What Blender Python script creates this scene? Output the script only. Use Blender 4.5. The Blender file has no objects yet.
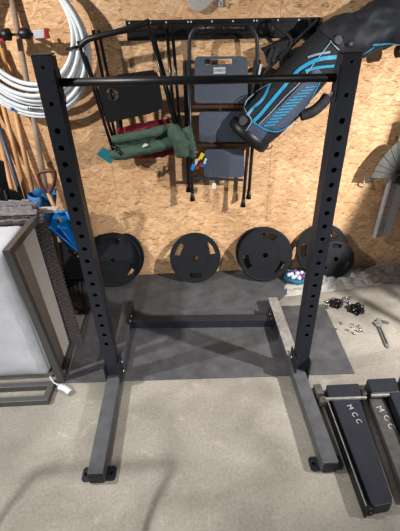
import bpy, bmesh, math, random
from mathutils import Vector as V, Matrix as M, noise
from mathutils.bvhtree import BVHTree
from mathutils.geometry import delaunay_2d_cdt
random.seed(7)
C = bpy.context.scene.collection
R = math.radians
# ---------------------------------------------------------------- camera
H = 2.0
F = 397.0
CX, CY = 200.0, 265.5
RX = V((0.99886473, -0.0380754, -0.0286272))
DN = V((-0.044674, -0.54010252, -0.8404127))
FW = V((0.01653743, 0.84073749, -0.54119034))
EYE = V((0, 0, H))
cd = bpy.data.cameras.new('camera'); cam = bpy.data.objects.new('camera', cd); C.objects.link(cam)
cd.sensor_fit = 'HORIZONTAL'; cd.sensor_width = 36; cd.lens = 36 * F / 400
cd.clip_start = 0.02
UP = -DN; BK = -FW
cam.matrix_world = M(((RX.x, UP.x, BK.x, 0), (RX.y, UP.y, BK.y, 0), (RX.z, UP.z, BK.z, H), (0, 0, 0, 1)))
bpy.context.scene.camera = cam

# surveying helpers: metres in the room from a sight line and a known depth or height
def ray(x, y): return RX * ((x - CX) / F) + DN * ((y - CY) / F) + FW
def at(x, y, Y): r = ray(x, y); return EYE + r * (Y / r.y)
def fl(x, y, z=0.0): r = ray(x, y); return EYE + r * ((z - H) / r.z)

# ---------------------------------------------------------------- materials
def lin(c):
    return tuple(((v / 255) / 12.92 if v / 255 <= 0.04045 else ((v / 255 + 0.055) / 1.055) ** 2.4) for v in c) + (1,)
def mat(name, col, rough=0.5, metal=0.0, var=0.12, scale=30, bump=0.0, bscale=200, spec=0.5, alpha=None, trans=0):
    m = bpy.data.materials.new(name); m.use_nodes = True
    n, l = m.node_tree.nodes, m.node_tree.links
    b = n['Principled BSDF']
    b.inputs['Roughness'].default_value = rough; b.inputs['Metallic'].default_value = metal
    b.inputs['Specular IOR Level'].default_value = spec
    tc = n.new('ShaderNodeTexCoord')
    no = n.new('ShaderNodeTexNoise'); no.inputs['Scale'].default_value = scale; no.inputs['Detail'].default_value = 5
    l.new(tc.outputs['Object'], no.inputs['Vector'])
    rp = n.new('ShaderNodeValToRGB'); c = lin(col)
    rp.color_ramp.elements[0].position = 0.3; rp.color_ramp.elements[1].position = 0.7
    rp.color_ramp.elements[0].color = tuple(v * (1 - var) for v in c[:3]) + (1,)
    rp.color_ramp.elements[1].color = tuple(min(1, v * (1 + var)) for v in c[:3]) + (1,)
    l.new(no.outputs['Fac'], rp.inputs['Fac']); l.new(rp.outputs['Color'], b.inputs['Base Color'])
    if bump:
        n2 = n.new('ShaderNodeTexNoise'); n2.inputs['Scale'].default_value = bscale
        l.new(tc.outputs['Object'], n2.inputs['Vector'])
        bp = n.new('ShaderNodeBump'); bp.inputs['Strength'].default_value = bump; bp.inputs['Distance'].default_value = 0.01
        l.new(n2.outputs['Fac'], bp.inputs['Height']); l.new(bp.outputs['Normal'], b.inputs['Normal'])
    if alpha is not None: b.inputs['Alpha'].default_value = alpha
    if trans: b.inputs['Transmission Weight'].default_value = trans
    return m

def osb():
    m = bpy.data.materials.new('oriented_strand_board'); m.use_nodes = True
    n, l = m.node_tree.nodes, m.node_tree.links; b = n['Principled BSDF']
    b.inputs['Roughness'].default_value = 0.7; b.inputs['Specular IOR Level'].default_value = 0.25
    tc = n.new('ShaderNodeTexCoord')
    wob = n.new('ShaderNodeTexNoise'); wob.inputs['Scale'].default_value = 3.0; wob.inputs['Detail'].default_value = 3
    l.new(tc.outputs['Object'], wob.inputs['Vector'])
    def layer(ang, sx, sz, off):
        mp = n.new('ShaderNodeMapping'); mp.inputs['Rotation'].default_value = (0, ang, 0)
        mp.inputs['Location'].default_value = (off, 0, off * 1.7)
        l.new(tc.outputs['Object'], mp.inputs['Vector'])
        ad = n.new('ShaderNodeMixRGB'); ad.blend_type = 'ADD'; ad.inputs[0].default_value = 0.16
        l.new(mp.outputs['Vector'], ad.inputs[1]); l.new(wob.outputs['Color'], ad.inputs[2])
        m2 = n.new('ShaderNodeMapping'); m2.inputs['Scale'].default_value = (sx, 0.01, sz)
        l.new(ad.outputs['Color'], m2.inputs['Vector'])
        v = n.new('ShaderNodeTexVoronoi'); v.inputs['Scale'].default_value = 1.0
        l.new(m2.outputs['Vector'], v.inputs['Vector'])
        s = n.new('ShaderNodeSeparateColor'); l.new(v.outputs['Color'], s.inputs['Color'])
        return s.outputs['Red'], s.outputs['Green'], v.outputs['Distance']
    a = layer(0.12, 12, 62, 0.0); c = layer(-0.45, 14, 70, 3.1); d = layer(0.8, 18, 80, 7.7)
    def mth(op, x, y):
        q = n.new('ShaderNodeMath'); q.operation = op
        for i, s in enumerate((x, y)):
            if isinstance(s, float): q.inputs[i].default_value = s
            else: l.new(s, q.inputs[i])
        return q.outputs[0]
    k1 = mth('GREATER_THAN', c[1], 0.55); k2 = mth('GREATER_THAN', d[1], 0.70)
    def mix(f, x, y):
        q = n.new('ShaderNodeMix'); l.new(f, q.inputs[0]); l.new(x, q.inputs[2]); l.new(y, q.inputs[3]); return q.outputs[0]
    val = mix(k2, mix(k1, a[0], c[0]), d[0])
    rp = n.new('ShaderNodeValToRGB'); e = rp.color_ramp.elements
    e[0].position = 0.0; e[0].color = lin((192, 152, 114))
    e[1].position = 1.0; e[1].color = lin((230, 199, 162))
    for p, col in ((0.06, (204, 164, 124)), (0.45, (214, 175, 135)), (0.8, (221, 185, 146))):
        x = e.new(p); x.color = lin(col)
    l.new(val, rp.inputs['Fac'])
    # thin dark flecks between strands
    mp = n.new('ShaderNodeMapping'); mp.inputs['Scale'].default_value = (14, 1, 75); mp.inputs['Rotation'].default_value = (0, 0.2, 0)
    l.new(tc.outputs['Object'], mp.inputs['Vector'])
    fn = n.new('ShaderNodeTexNoise'); fn.inputs['Scale'].default_value = 1.0; fn.inputs['Detail'].default_value = 3
    fn.inputs['Distortion'].default_value = 1.6
    l.new(mp.outputs['Vector'], fn.inputs['Vector'])
    fr = n.new('ShaderNodeValToRGB'); fr.color_ramp.elements[0].position = 0.345; fr.color_ramp.elements[1].position = 0.42
    fr.color_ramp.elements[0].color = (0.42, 0.36, 0.30, 1); fr.color_ramp.elements[1].color = (1, 1, 1, 1)
    l.new(fn.outputs['Fac'], fr.inputs['Fac'])
    mu = n.new('ShaderNodeMixRGB'); mu.blend_type = 'MULTIPLY'; mu.inputs[0].default_value = 0.9
    l.new(rp.outputs['Color'], mu.inputs[1]); l.new(fr.outputs['Color'], mu.inputs[2])
    big = n.new('ShaderNodeTexNoise'); big.inputs['Scale'].default_value = 2.2; l.new(tc.outputs['Object'], big.inputs['Vector'])
    br = n.new('ShaderNodeValToRGB'); br.color_ramp.elements[0].color = (0.82, 0.80, 0.78, 1); br.color_ramp.elements[1].color = (1, 1, 1, 1)
    br.color_ramp.elements[0].position = 0.3; br.color_ramp.elements[1].position = 0.6
    l.new(big.outputs['Fac'], br.inputs['Fac'])
    m3 = n.new('ShaderNodeMixRGB'); m3.blend_type = 'MULTIPLY'; m3.inputs[0].default_value = 1
    l.new(mu.outputs['Color'], m3.inputs[1]); l.new(br.outputs['Color'], m3.inputs[2])
    l.new(m3.outputs['Color'], b.inputs['Base Color'])
    bp = n.new('ShaderNodeBump'); bp.inputs['Strength'].default_value = 0.135; bp.inputs['Distance'].default_value = 0.004
    l.new(val, bp.inputs['Height']); l.new(bp.outputs['Normal'], b.inputs['Normal'])
    return m

def concrete():
    m = bpy.data.materials.new('concrete'); m.use_nodes = True
    n, l = m.node_tree.nodes, m.node_tree.links; b = n['Principled BSDF']
    b.inputs['Roughness'].default_value = 0.75; b.inputs['Specular IOR Level'].default_value = 0.25
    tc = n.new('ShaderNodeTexCoord')
    def noi(s, d, lo, hi, c0, c1, dist=0):
        t = n.new('ShaderNodeTexNoise'); t.inputs['Scale'].default_value = s; t.inputs['Detail'].default_value = d
        t.inputs['Distortion'].default_value = dist
        l.new(tc.outputs['Object'], t.inputs['Vector'])
        r = n.new('ShaderNodeValToRGB'); r.color_ramp.elements[0].position = lo; r.color_ramp.elements[1].position = hi
        r.color_ramp.elements[0].color = c0; r.color_ramp.elements[1].color = c1
        l.new(t.outputs['Fac'], r.inputs['Fac']); return r.outputs['Color'], t.outputs['Fac']
    a, _ = noi(2.3, 8, 0.35, 0.65, lin((131, 126, 118)), lin((163, 158, 149)), 0.4)
    c, _ = noi(70, 8, 0.3, 0.66, (0.84, 0.84, 0.83, 1), (1.05, 1.05, 1.05, 1))
    d, _ = noi(160, 3, 0.30, 0.38, (0.62, 0.60, 0.57, 1), (1, 1, 1, 1))
    e, f = noi(9, 9, 0.60, 0.72, (1, 1, 1, 1), (1.22, 1.21, 1.19, 1), 0.8)
    cur = a
    for o in (c, d, e):
        x = n.new('ShaderNodeMixRGB'); x.blend_type = 'MULTIPLY'; x.inputs[0].default_value = 1
        l.new(cur, x.inputs[1]); l.new(o, x.inputs[2]); cur = x.outputs['Color']
    l.new(cur, b.inputs['Base Color'])
    bp = n.new('ShaderNodeBump'); bp.inputs['Strength'].default_value = 0.12; bp.inputs['Distance'].default_value = 0.003
    l.new(f, bp.inputs['Height']); l.new(bp.outputs['Normal'], b.inputs['Normal'])
    return m

def rubber_mat():
    m = bpy.data.materials.new('dusty_rubber'); m.use_nodes = True
    n, l = m.node_tree.nodes, m.node_tree.links; b = n['Principled BSDF']
    b.inputs['Roughness'].default_value = 0.6; b.inputs['Specular IOR Level'].default_value = 0.45
    tc = n.new('ShaderNodeTexCoord')
    t = n.new('ShaderNodeTexNoise'); t.inputs['Scale'].default_value = 7; t.inputs['Detail'].default_value = 10; t.inputs['Roughness'].default_value = 0.65
    l.new(tc.outputs['Object'], t.inputs['Vector'])
    r = n.new('ShaderNodeValToRGB'); r.color_ramp.elements[0].position = 0.35; r.color_ramp.elements[1].position = 0.72
    r.color_ramp.elements[0].color = lin((72, 73, 77)); r.color_ramp.elements[1].color = lin((98, 98, 99))
    l.new(t.outputs['Fac'], r.inputs['Fac'])
    s = n.new('ShaderNodeTexVoronoi'); s.inputs['Scale'].default_value = 26; l.new(tc.outputs['Object'], s.inputs['Vector'])
    sr = n.new('ShaderNodeValToRGB'); sr.color_ramp.elements[0].position = 0.03; sr.color_ramp.elements[1].position = 0.10
    sr.color_ramp.elements[0].color = (0.75, 0.75, 0.75, 1); sr.color_ramp.elements[1].color = (0, 0, 0, 1)
    l.new(s.outputs['Distance'], sr.inputs['Fac'])
    x = n.new('ShaderNodeMixRGB'); x.inputs[2].default_value = lin((150, 147, 142))
    l.new(sr.outputs['Color'], x.inputs[0]); l.new(r.outputs['Color'], x.inputs[1])
    l.new(x.outputs['Color'], b.inputs['Base Color'])
    return m

MT = dict(
    osb=osb(), concrete=concrete(), rubber=rubber_mat(),
    steel=mat('black_powder_coated_steel', (43, 46, 53), 0.45, 0, 0.10, 25, 0.05, 400, 0.4),
    foot=mat('scuffed_charcoal_steel', (88, 89, 92), 0.45, 0, 0.16, 18, 0.05, 300),
    dusty=mat('dusty_steel', (84, 82, 79), 0.6, 0, 0.3, 30),
    black=mat('black_plastic', (22, 22, 24), 0.45, 0, 0.1),
    tube=mat('gloss_black_tube', (24, 25, 28), 0.25, 0.0, 0.1),
    bolt=mat('zinc_bolt', (165, 165, 168), 0.3, 0.8, 0.15),
    screw=mat('pale_screw_head', (205, 205, 200), 0.4, 0.2, 0.05),
    plate=mat('black_rubber_plate', (22, 24, 30), 0.55, 0, 0.12, 20, 0, 200, 0.3),
    platehub=mat('hub_steel', (70, 72, 75), 0.35, 0.7, 0.1),
    hose=mat('white_hose', (220, 226, 228), 0.35, 0, 0.05),
    ink=mat('dark_ink', (40, 36, 34), 0.6),
    bluedot=mat('blue_plastic', (40, 120, 200), 0.4),
    wood=mat('ash_wood_handle', (196, 152, 106), 0.5, 0, 0.15, 12),
    greywood=mat('weathered_wood_handle', (150, 132, 116), 0.55, 0, 0.18, 14),
    slate=mat('slate_blue_fibreglass', (74, 82, 98), 0.4, 0, 0.1),
    red=mat('red_plastic', (168, 42, 48), 0.4),
    silver=mat('pale_grey_metal', (196, 199, 202), 0.35, 0.2, 0.08),
    maroon=mat('maroon_fabric', (128, 28, 50), 0.85, 0, 0.15, 60, 0.2, 600),
    darkmaroon=mat('dark_maroon_foam', (48, 20, 30), 0.8, 0, 0.15),
    green=mat('dark_green_fabric', (72, 92, 78), 0.85, 0, 0.14, 60, 0.25, 500),
    teal=mat('teal_card', (24, 108, 116), 0.5, 0, 0.06),
    white=mat('white_cloth', (196, 199, 204), 0.8, 0, 0.04, 20, 0.15, 90),
    label=mat('white_sticker', (205, 205, 205), 0.5, 0, 0.04),
    tread=mat('grey_blue_tread', (72, 80, 94), 0.5, 0, 0.12, 90, 0.4, 500),
    frame=mat('dark_grey_frame_tube', (52, 54, 58), 0.35, 0.1, 0.1),
    brown=mat('brown_rail', (70, 48, 34), 0.5, 0, 0.1),
    bag=mat('black_nylon', (34, 36, 41), 0.7, 0, 0.15, 30, 0.25, 300),
    hood=mat('black_hood_fabric', (40, 43, 50), 0.65, 0, 0.18, 18, 0.3, 120),
    pocket=mat('slate_pocket_fabric', (74, 84, 102), 0.6, 0, 0.15, 22, 0.2, 300),
    cyan=mat('cyan_trim', (48, 150, 188), 0.45, 0, 0.08),
    pale=mat('pale_grey_trim', (140, 160, 175), 0.5, 0, 0.08),
    blue=mat('blue_tool_plastic', (24, 124, 196), 0.4, 0, 0.1),
    bluebag=mat('blue_bag_fabric', (28, 104, 160), 0.6, 0, 0.2, 40, 0.2, 90),
    handle=mat('brown_red_grip', (110, 62, 50), 0.5, 0, 0.2),
    wicker=mat('grey_brown_wicker', (124, 118, 120), 0.6, 0, 0.35, 60, 0.3, 300),
    wickdark=mat('dark_wicker', (84, 78, 76), 0.65, 0, 0.35, 60, 0.3, 300),
    alu=mat('grey_painted_frame', (80, 79, 78), 0.45, 0, 0.06),
    palegrey=mat('cushion_shade_and_rail_grey', (186, 180, 174), 0.8, 0, 0.05),  # shade of the cushion side as colour; also the back rail's grey
    galv=mat('galvanised_steel', (140, 138, 138), 0.5, 0.3, 0.12, 40),
    fan=mat('grey_fan_plastic', (92, 92, 88), 0.6, 0, 0.2, 50, 0.4, 150),
    film=mat('clear_plastic_film', (206, 204, 200), 0.18, 0, 0.06, 20, 0.0, 10, 0.7, 0.55),
    tarp=mat('grey_tarp', (112, 104, 98), 0.6, 0, 0.2, 14, 0.2, 60),
    ball=mat('white_golf_ball', (190, 200, 215), 0.35, 0, 0.03),
    pball=mat('purple_golf_ball', (150, 70, 150), 0.35, 0, 0.05),
    net=mat('teal_net', (24, 96, 116), 0.6, 0, 0.2, 80),
    yellow=mat('yellow_plastic', (225, 205, 50), 0.5), 
    arm=mat('navy_black_steel', (42, 45, 53), 0.45, 0, 0.12, 20),
    armgrey=mat('scuffed_grey_steel', (84, 82, 80), 0.4, 0.1, 0.22, 25),
    wrench=mat('worn_chrome', (150, 148, 145), 0.35, 0.5, 0.2),
    letter=mat('worn_white_lettering', (165, 165, 162), 0.6, 0, 0.25, 60),
    dust=mat('settled_dust', (138, 134, 128), 0.85, 0, 0.25, 40),
    rod=mat('dark_rusty_rod', (92, 84, 78), 0.6, 0, 0.15),
    rim=mat('pale_edge_steel', (150, 148, 145), 0.4, 0.4, 0.2),
)

# ---------------------------------------------------------------- mesh helpers
class MB:
    def __init__(s): s.b = bmesh.new()
    def box(s, c, size, rot=None):
        m = M.Translation(V(c)) @ (rot.to_4x4() if rot else M.Identity(4)) @ M.Diagonal(V(size)).to_4x4()
        bmesh.ops.create_cube(s.b, size=1, matrix=m); return s
    def bx(s, x0, x1, y0, y1, z0, z1):
        return s.box(((x0 + x1) / 2, (y0 + y1) / 2, (z0 + z1) / 2), (x1 - x0, y1 - y0, z1 - z0))
    def bar(s, p, q, w, h, up=(0, 0, 1)):
        p, q = V(p), V(q); d = (q - p); L = d.length; z = d / L
        x = V(up).cross(z)
        if x.length < 1e-5: x = V((1, 0, 0)).cross(z)
        x.normalize(); y = z.cross(x)
        m = M(((x.x, y.x, z.x), (x.y, y.y, z.y), (x.z, y.z, z.z)))
        return s.box((p + q) / 2, (w, h, L), m)
    def tube(s, pts, r, n=10, closed=False, cap=True):
        pts = [V(p) for p in pts]; N = len(pts); rings = []
        rr = r if isinstance(r, (list, tuple)) else [r] * N
        prev = None
        for i, p in enumerate(pts):
            if closed: t = pts[(i + 1) % N] - pts[i - 1]
            else: t = pts[min(i + 1, N - 1)] - pts[max(i - 1, 0)]
            t.normalize()
            if prev is None:
                a = V((0, 0, 1)) if abs(t.z) < 0.9 else V((1, 0, 0)); u = t.cross(a).normalized()
            else:
                u = prev - t * prev.dot(t); u.normalize()
            prev = u; w = t.cross(u)
            rings.append([s.b.verts.new(p + (u * math.cos(2 * math.pi * k / n) + w * math.sin(2 * math.pi * k / n)) * rr[i]) for k in range(n)])
        for i in range(N if closed else N - 1):
            a, b = rings[i], rings[(i + 1) % N]
            for k in range(n):
                f = s.b.faces.new((a[k], a[(k + 1) % n], b[(k + 1) % n], b[k])); f.smooth = True
        if cap and not closed:
            s.b.faces.new(rings[0][::-1]); s.b.faces.new(rings[-1])
        return s
    def cyl(s, p, q, r, n=20, r2=None): return s.tube([p, q], [r, r if r2 is None else r2], n)
    def sphere(s, c, r, n=12, sc=(1, 1, 1), rot=None):
        m = M.Translation(V(c)) @ (rot.to_4x4() if rot else M.Identity(4)) @ M.Diagonal(V(sc)).to_4x4()
        g = bmesh.ops.create_uvsphere(s.b, u_segments=n, v_segments=max(6, n * 2 // 3), radius=r, matrix=m)
        for v in g['verts']:
            for f in v.link_faces: f.smooth = True
        return s
    def poly(s, pts, ext):
        """closed polygon swept by the vector ext"""
        e = V(ext); a = [s.b.verts.new(V(p)) for p in pts]; b = [s.b.verts.new(V(p) + e) for p in pts]
        n = len(a)
        s.b.faces.new(a); s.b.faces.new(b[::-1])
        for i in range(n): s.b.faces.new((a[i], b[i], b[(i + 1) % n], a[(i + 1) % n]))
        return s
    def grid(s, fn, nu, nv, smooth=True):
        vs = [[s.b.verts.new(fn(i / (nu - 1), j / (nv - 1))) for j in range(nv)] for i in range(nu)]
        for i in range(nu - 1):
            for j in range(nv - 1):
                f = s.b.faces.new((vs[i][j], vs[i + 1][j], vs[i + 1][j + 1], vs[i][j + 1])); f.smooth = smooth
        return s
    def build(s, name, m, parent=None, bevel=0.0, seg=2, local=False, normals=True, solid=0):
        if normals: bmesh.ops.recalc_face_normals(s.b, faces=s.b.faces)
        base = V((0, 0, 0))
        if not local:
            if parent is not None: base = V(parent['base'])
            else:
                xs = [v.co for v in s.b.verts]
                base = V(((min(v.x for v in xs) + max(v.x for v in xs)) / 2, (min(v.y for v in xs) + max(v.y for v in xs)) / 2, min(v.z for v in xs)))
            bmesh.ops.translate(s.b, verts=s.b.verts, vec=-base)
        me = bpy.data.meshes.new(name); s.b.to_mesh(me); s.b.free()
        me.materials.append(MT[m])
        o = bpy.data.objects.new(name, me); C.objects.link(o)
        if parent is not None:
            o.parent = parent
            o['base'] = list(parent['base'])
        elif not local:
            o.location = base; o['base'] = list(base)
        else: o['base'] = [0, 0, 0]
        if solid:
            k = o.modifiers.new('solid', 'SOLIDIFY'); k.thickness = solid; k.offset = 0
        if bevel:
            k = o.modifiers.new('bevel', 'BEVEL'); k.width = bevel; k.segments = seg; k.limit_method = 'ANGLE'; k.angle_limit = R(40)
        return o
def tag(o, label=None, cat=None, group=None, kind=None):
    if label: o['label'] = label
    if cat: o['category'] = cat
    if group: o['group'] = group
    if kind: o['kind'] = kind
    return o
def thing(name, base, label, cat, group=None):
    o = bpy.data.objects.new(name, None); C.objects.link(o); o.location = base; o['base'] = list(base)
    o.empty_display_size = 0.1
    return tag(o, label, cat, group)
def circ(cx, cy, r, n=24): return [(cx + r * math.cos(2 * math.pi * k / n), cy + r * math.sin(2 * math.pi * k / n)) for k in range(n)]
def flat(name, outer, holes, th, fn):
    """sheet with real holes; (u,v,w) of the sheet mapped to the room by fn -> bmesh in an MB"""
    cu = bpy.data.curves.new('sheet', 'CURVE'); cu.dimensions = '2D'; cu.fill_mode = 'BOTH'; cu.extrude = th / 2
    for loop in [outer] + holes:
        sp = cu.splines.new('POLY'); sp.points.add(len(loop) - 1); sp.use_cyclic_u = True
        for p, q in zip(sp.points, loop): p.co = (q[0], q[1], 0, 1)
    o = bpy.data.objects.new('sheet', cu); C.objects.link(o)
    dg = bpy.context.evaluated_depsgraph_get()
    me = bpy.data.meshes.new_from_object(o.evaluated_get(dg))
    mb = MB(); mb.b.from_mesh(me)
    bmesh.ops.remove_doubles(mb.b, verts=mb.b.verts, dist=1e-6)
    for v in mb.b.verts: v.co = V(fn(v.co.x, v.co.y, v.co.z))
    bpy.data.objects.remove(o); bpy.data.curves.remove(cu); bpy.data.meshes.remove(me)
    return mb
def text_mesh(name, s, size, mtx, m, parent, ext=0.0008):
    cu = bpy.data.curves.new(name, 'FONT'); cu.body = s; cu.size = size; cu.extrude = ext; cu.align_x = 'CENTER'; cu.align_y = 'CENTER'
    o = bpy.data.objects.new('t', cu); C.objects.link(o)
    me = bpy.data.meshes.new_from_object(o.evaluated_get(bpy.context.evaluated_depsgraph_get()))
    bpy.data.objects.remove(o); bpy.data.curves.remove(cu)
    mb = MB(); mb.b.from_mesh(me); bpy.data.meshes.remove(me)
    bmesh.ops.transform(mb.b, matrix=mtx, verts=mb.b.verts)
    return mb.build(name, m, parent)
def arc(c, r, a0, a1, n, fn): return [fn(c[0] + r * math.cos(a0 + (a1 - a0) * k / n), c[1] + r * math.sin(a0 + (a1 - a0) * k / n)) for k in range(n + 1)]
def smooth_path(pts, n=8):
    pts = [V(p) for p in pts]; P = [pts[0]] + pts + [pts[-1]]; out = []
    for i in range(1, len(P) - 2):
        for k in range(n):
            t = k / n; a, b, c, d = P[i - 1], P[i], P[i + 1], P[i + 2]
            out.append(0.5 * ((2 * b) + (c - a) * t + (2 * a - 5 * b + 4 * c - d) * t * t + (3 * b - a - 3 * c + d) * t ** 3))
    out.append(pts[-1]); return out

# ---------------------------------------------------------------- setting
WY = 3.0
b = MB(); b.bx(-3.5, 3.2, -3.6, WY + 0.02, -0.06, 0); f = b.build('floor', 'concrete', local=True); f['kind'] = 'structure'
b = MB()
for x0, x1 in ((-3.5, -0.59), (-0.588, 0.630), (0.632, 1.85), (1.852, 3.2)): b.bx(x0, x1, WY, WY + 0.012, 0, 2.75)
b.bx(-3.5, 3.2, WY + 0.012, WY + 0.05, 0, 2.75)
w = b.build('wall_back', 'osb', local=True); w['kind'] = 'structure'

# ---------------------------------------------------------------- rubber mats
b = MB(); p = [(-0.86, 1.775), (1.005, 1.735), (1.02, 2.445), (-0.86, 2.46)]
b.poly([(x, y, 0.0005) for x, y in p], (0, 0, 0.009))
tag(b.build('rubber_floor_mat', 'rubber', bevel=0.002), 'dark grey rubber mat under the squat rack, its front edge on bare concrete', 'mat')
b = MB(); p = [(-1.25, 2.465), (0.60, 2.45), (0.76, 2.60), (0.86, 2.985), (-1.25, 2.985)]
b.poly([(x, y, 0.0005) for x, y in p], (0, 0, 0.008))
tag(b.build('rubber_floor_mat', 'rubber', bevel=0.002), 'dark grey rubber mat along the wall that the weight plates stand on', 'mat')

# ---------------------------------------------------------------- squat rack
MZ = 0.0095
rack = thing('squat_rack', (0.05, 1.75, 0.0), 'black steel squat rack with two punched uprights and a pull-up bar', 'squat rack')
def upright(xc, yf, top, holes, lean):
    w = 0.0375; d = 0.075; t = 0.004; z0 = 0.0885
    hl = [circ(0, z, r, 20) for z, r in holes]
    mb = flat('u', [(-w, z0), (w, z0), (w, top), (-w, top)], hl, t, lambda u, v, q: (xc + u, yf + t / 2 + q, v))
    mb.bx(xc - w, xc - w + t, yf + t, yf + d - t, z0, top - t); mb.bx(xc + w - t, xc + w, yf + t, yf + d - t, z0, top - t)
    mb.bx(xc - w, xc + w, yf + d - t, yf + d, z0, top - t)
    for v in mb.b.verts: v.co.x += lean * v.co.z / top
    up = mb.build('upright', 'steel', rack)
    c = MB(); c.bx(xc - w + lean, xc + w + lean, yf + 0.0, yf + d, top - 0.0005, top + 0.006); c.build('end_cap', 'steel', up, 0.003)
    return up
zl = [(1.828, 0.006), (1.693, 0.009)] + [(1.585 - 0.0725 * k, 0.0125) for k in range(18)]
zr = [(1.812, 0.006), (1.69, 0.009)] + [(1.588 - 0.0712 * k, 0.0125) for k in range(18)]
XL, XR = -0.532, 0.644
YL, YR = 1.745, 1.715
ul = upright(XL, YL, 1.868, zl, -0.021); ur = upright(XR, YR, 1.842, zr, 0.012)
# saddle brackets and bolts at the bar
def foot(x_front, y_front, x_back, y_back, ys, xs):
    w = 0.08; h = 0.08; z0 = MZ + 0.001
    b = MB(); P, Q = V((x_front, y_front, z0 + h / 2)), V((x_back, y_back, z0 + h / 2))
    b.bar(P, Q, w, h); ft = b.build('foot', 'foot', rack, 0.004)
    d = (Q - P).normalized(); sx = V((d.y, -d.x, 0))
    # end plate with two drilled ears
    def fn(u, v, q): p = V((x_front, y_front, 0)) + sx * u + d * (v + 0.012); return (p.x, p.y, z0 - 0.003 + q)
    mb = flat('p', [(-0.085, 0.008), (-0.075, -0.002), (0.075, -0.002), (0.085, 0.008), (0.085, 0.060), (0.075, 0.070), (-0.075, 0.070), (-0.085, 0.060)],
              [circ(-0.063, 0.034, 0.011, 16), circ(0.063, 0.034, 0.011, 16)], 0.012, fn)
    mb.build('base_plate', 'steel', ft)
    c = MB(); c.bar(P - d * 0.006, P + d * 0.001, w * 0.92, h * 0.92); c.build('end_cap', 'black', ft, 0.003)
    for s in (-1, 1):
        q = V((x_front, y_front, 0)) + sx * 0.063 * s + d * 0.046
        c = MB(); c.cyl((q.x, q.y, 0), (q.x, q.y, z0 - 0.0095), 0.016); c.build('rubber_foot', 'black', ft)
    return ft
footl = foot(-0.532, 1.112, -0.527, 2.50, 1.75, XL); footr = foot(0.640, 1.105, 0.608, 2.46, 1.72, XR)
d_ = MB(); d_.bar((0.6225, 1.84, MZ + 0.0815), (0.6085, 2.455, MZ + 0.0815), 0.074, 0.001, (0, 0, 1)); d_.build('dusty_top', 'dust', footr)
# upright shoes
for X, Y, sgn in ((XL, YL, 1), (XR, YR, -1)):
    b = MB()
    for s in (-1, 1): b.bx(X + s * 0.0415 - 0.003, X + s * 0.0415 + 0.003, Y - 0.035, Y + 0.11, MZ + 0.02, 0.19)
    pl = b.build('gusset_plate', 'steel', rack, 0.002)
    for z in (0.055, 0.14):
        c = MB(); xx = X + sgn * 0.0445
        c.cyl((xx, Y + 0.06, z), (xx + sgn * 0.012, Y + 0.06, z), 0.011, 6); c.build('bolt', 'bolt', pl)
# rear cross member, an angle with a label strip
b = MB(); y0l, y0r = 2.262, 2.205
b.bar((XL + 0.04, y0l + 0.035, MZ + 0.036), (XR - 0.085, y0r + 0.035, MZ + 0.036), 0.07, 0.065)
cm = b.build('cross_member', 'steel', rack, 0.003)
b = MB(); b.bar((-0.15, 2.2405 - 0.001, MZ + 0.03), (0.08, 2.229 - 0.001, MZ + 0.03), 0.003, 0.035); b.build('sticker', 'arm', cm)
for X, s in ((XL + 0.043, 1), (XR - 0.088, -1)):
    b = MB(); b.bx(X - 0.003, X + 0.003, 2.17 if s < 0 else 2.22, 2.34, MZ + 0.005, 0.11); q = b.build('cross_member_plate', 'steel', rack, 0.002)
    for dy in (0.03, 0.085):
        c = MB(); yy = (2.17 if s < 0 else 2.22) + dy; c.cyl((X + s * 0.003, yy, 0.095), (X + s * 0.012, yy, 0.095), 0.009, 6); c.build('bolt', 'bolt', q)
# pull-up bar
b = MB(); b.cyl((XL + 0.017, YL + 0.0375, 1.768), (XR - 0.026, YR + 0.0375, 1.752), 0.0165, 20); b.build('pull_up_bar', 'black', rack)
for X, Y, s, z in ((XL - 0.020, YL, 1, 1.768), (XR + 0.0115, YR, -1, 1.752)):
    b = MB(); b.bx(X + s * 0.0375, X + s * 0.0435, Y + 0.005, Y + 0.07, z - 0.09, z + 0.05) if s > 0 else b.bx(X - 0.0435, X - 0.0375, Y + 0.005, Y + 0.07, z - 0.09, z + 0.05)
    q = b.build('bar_bracket', 'steel', rack, 0.002)
    c = MB(); c.cyl((X + s * 0.0435, Y + 0.0375, z - 0.06), (X + s * 0.053, Y + 0.0375, z - 0.06), 0.012, 6); c.build('bolt', 'bolt', q)

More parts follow.
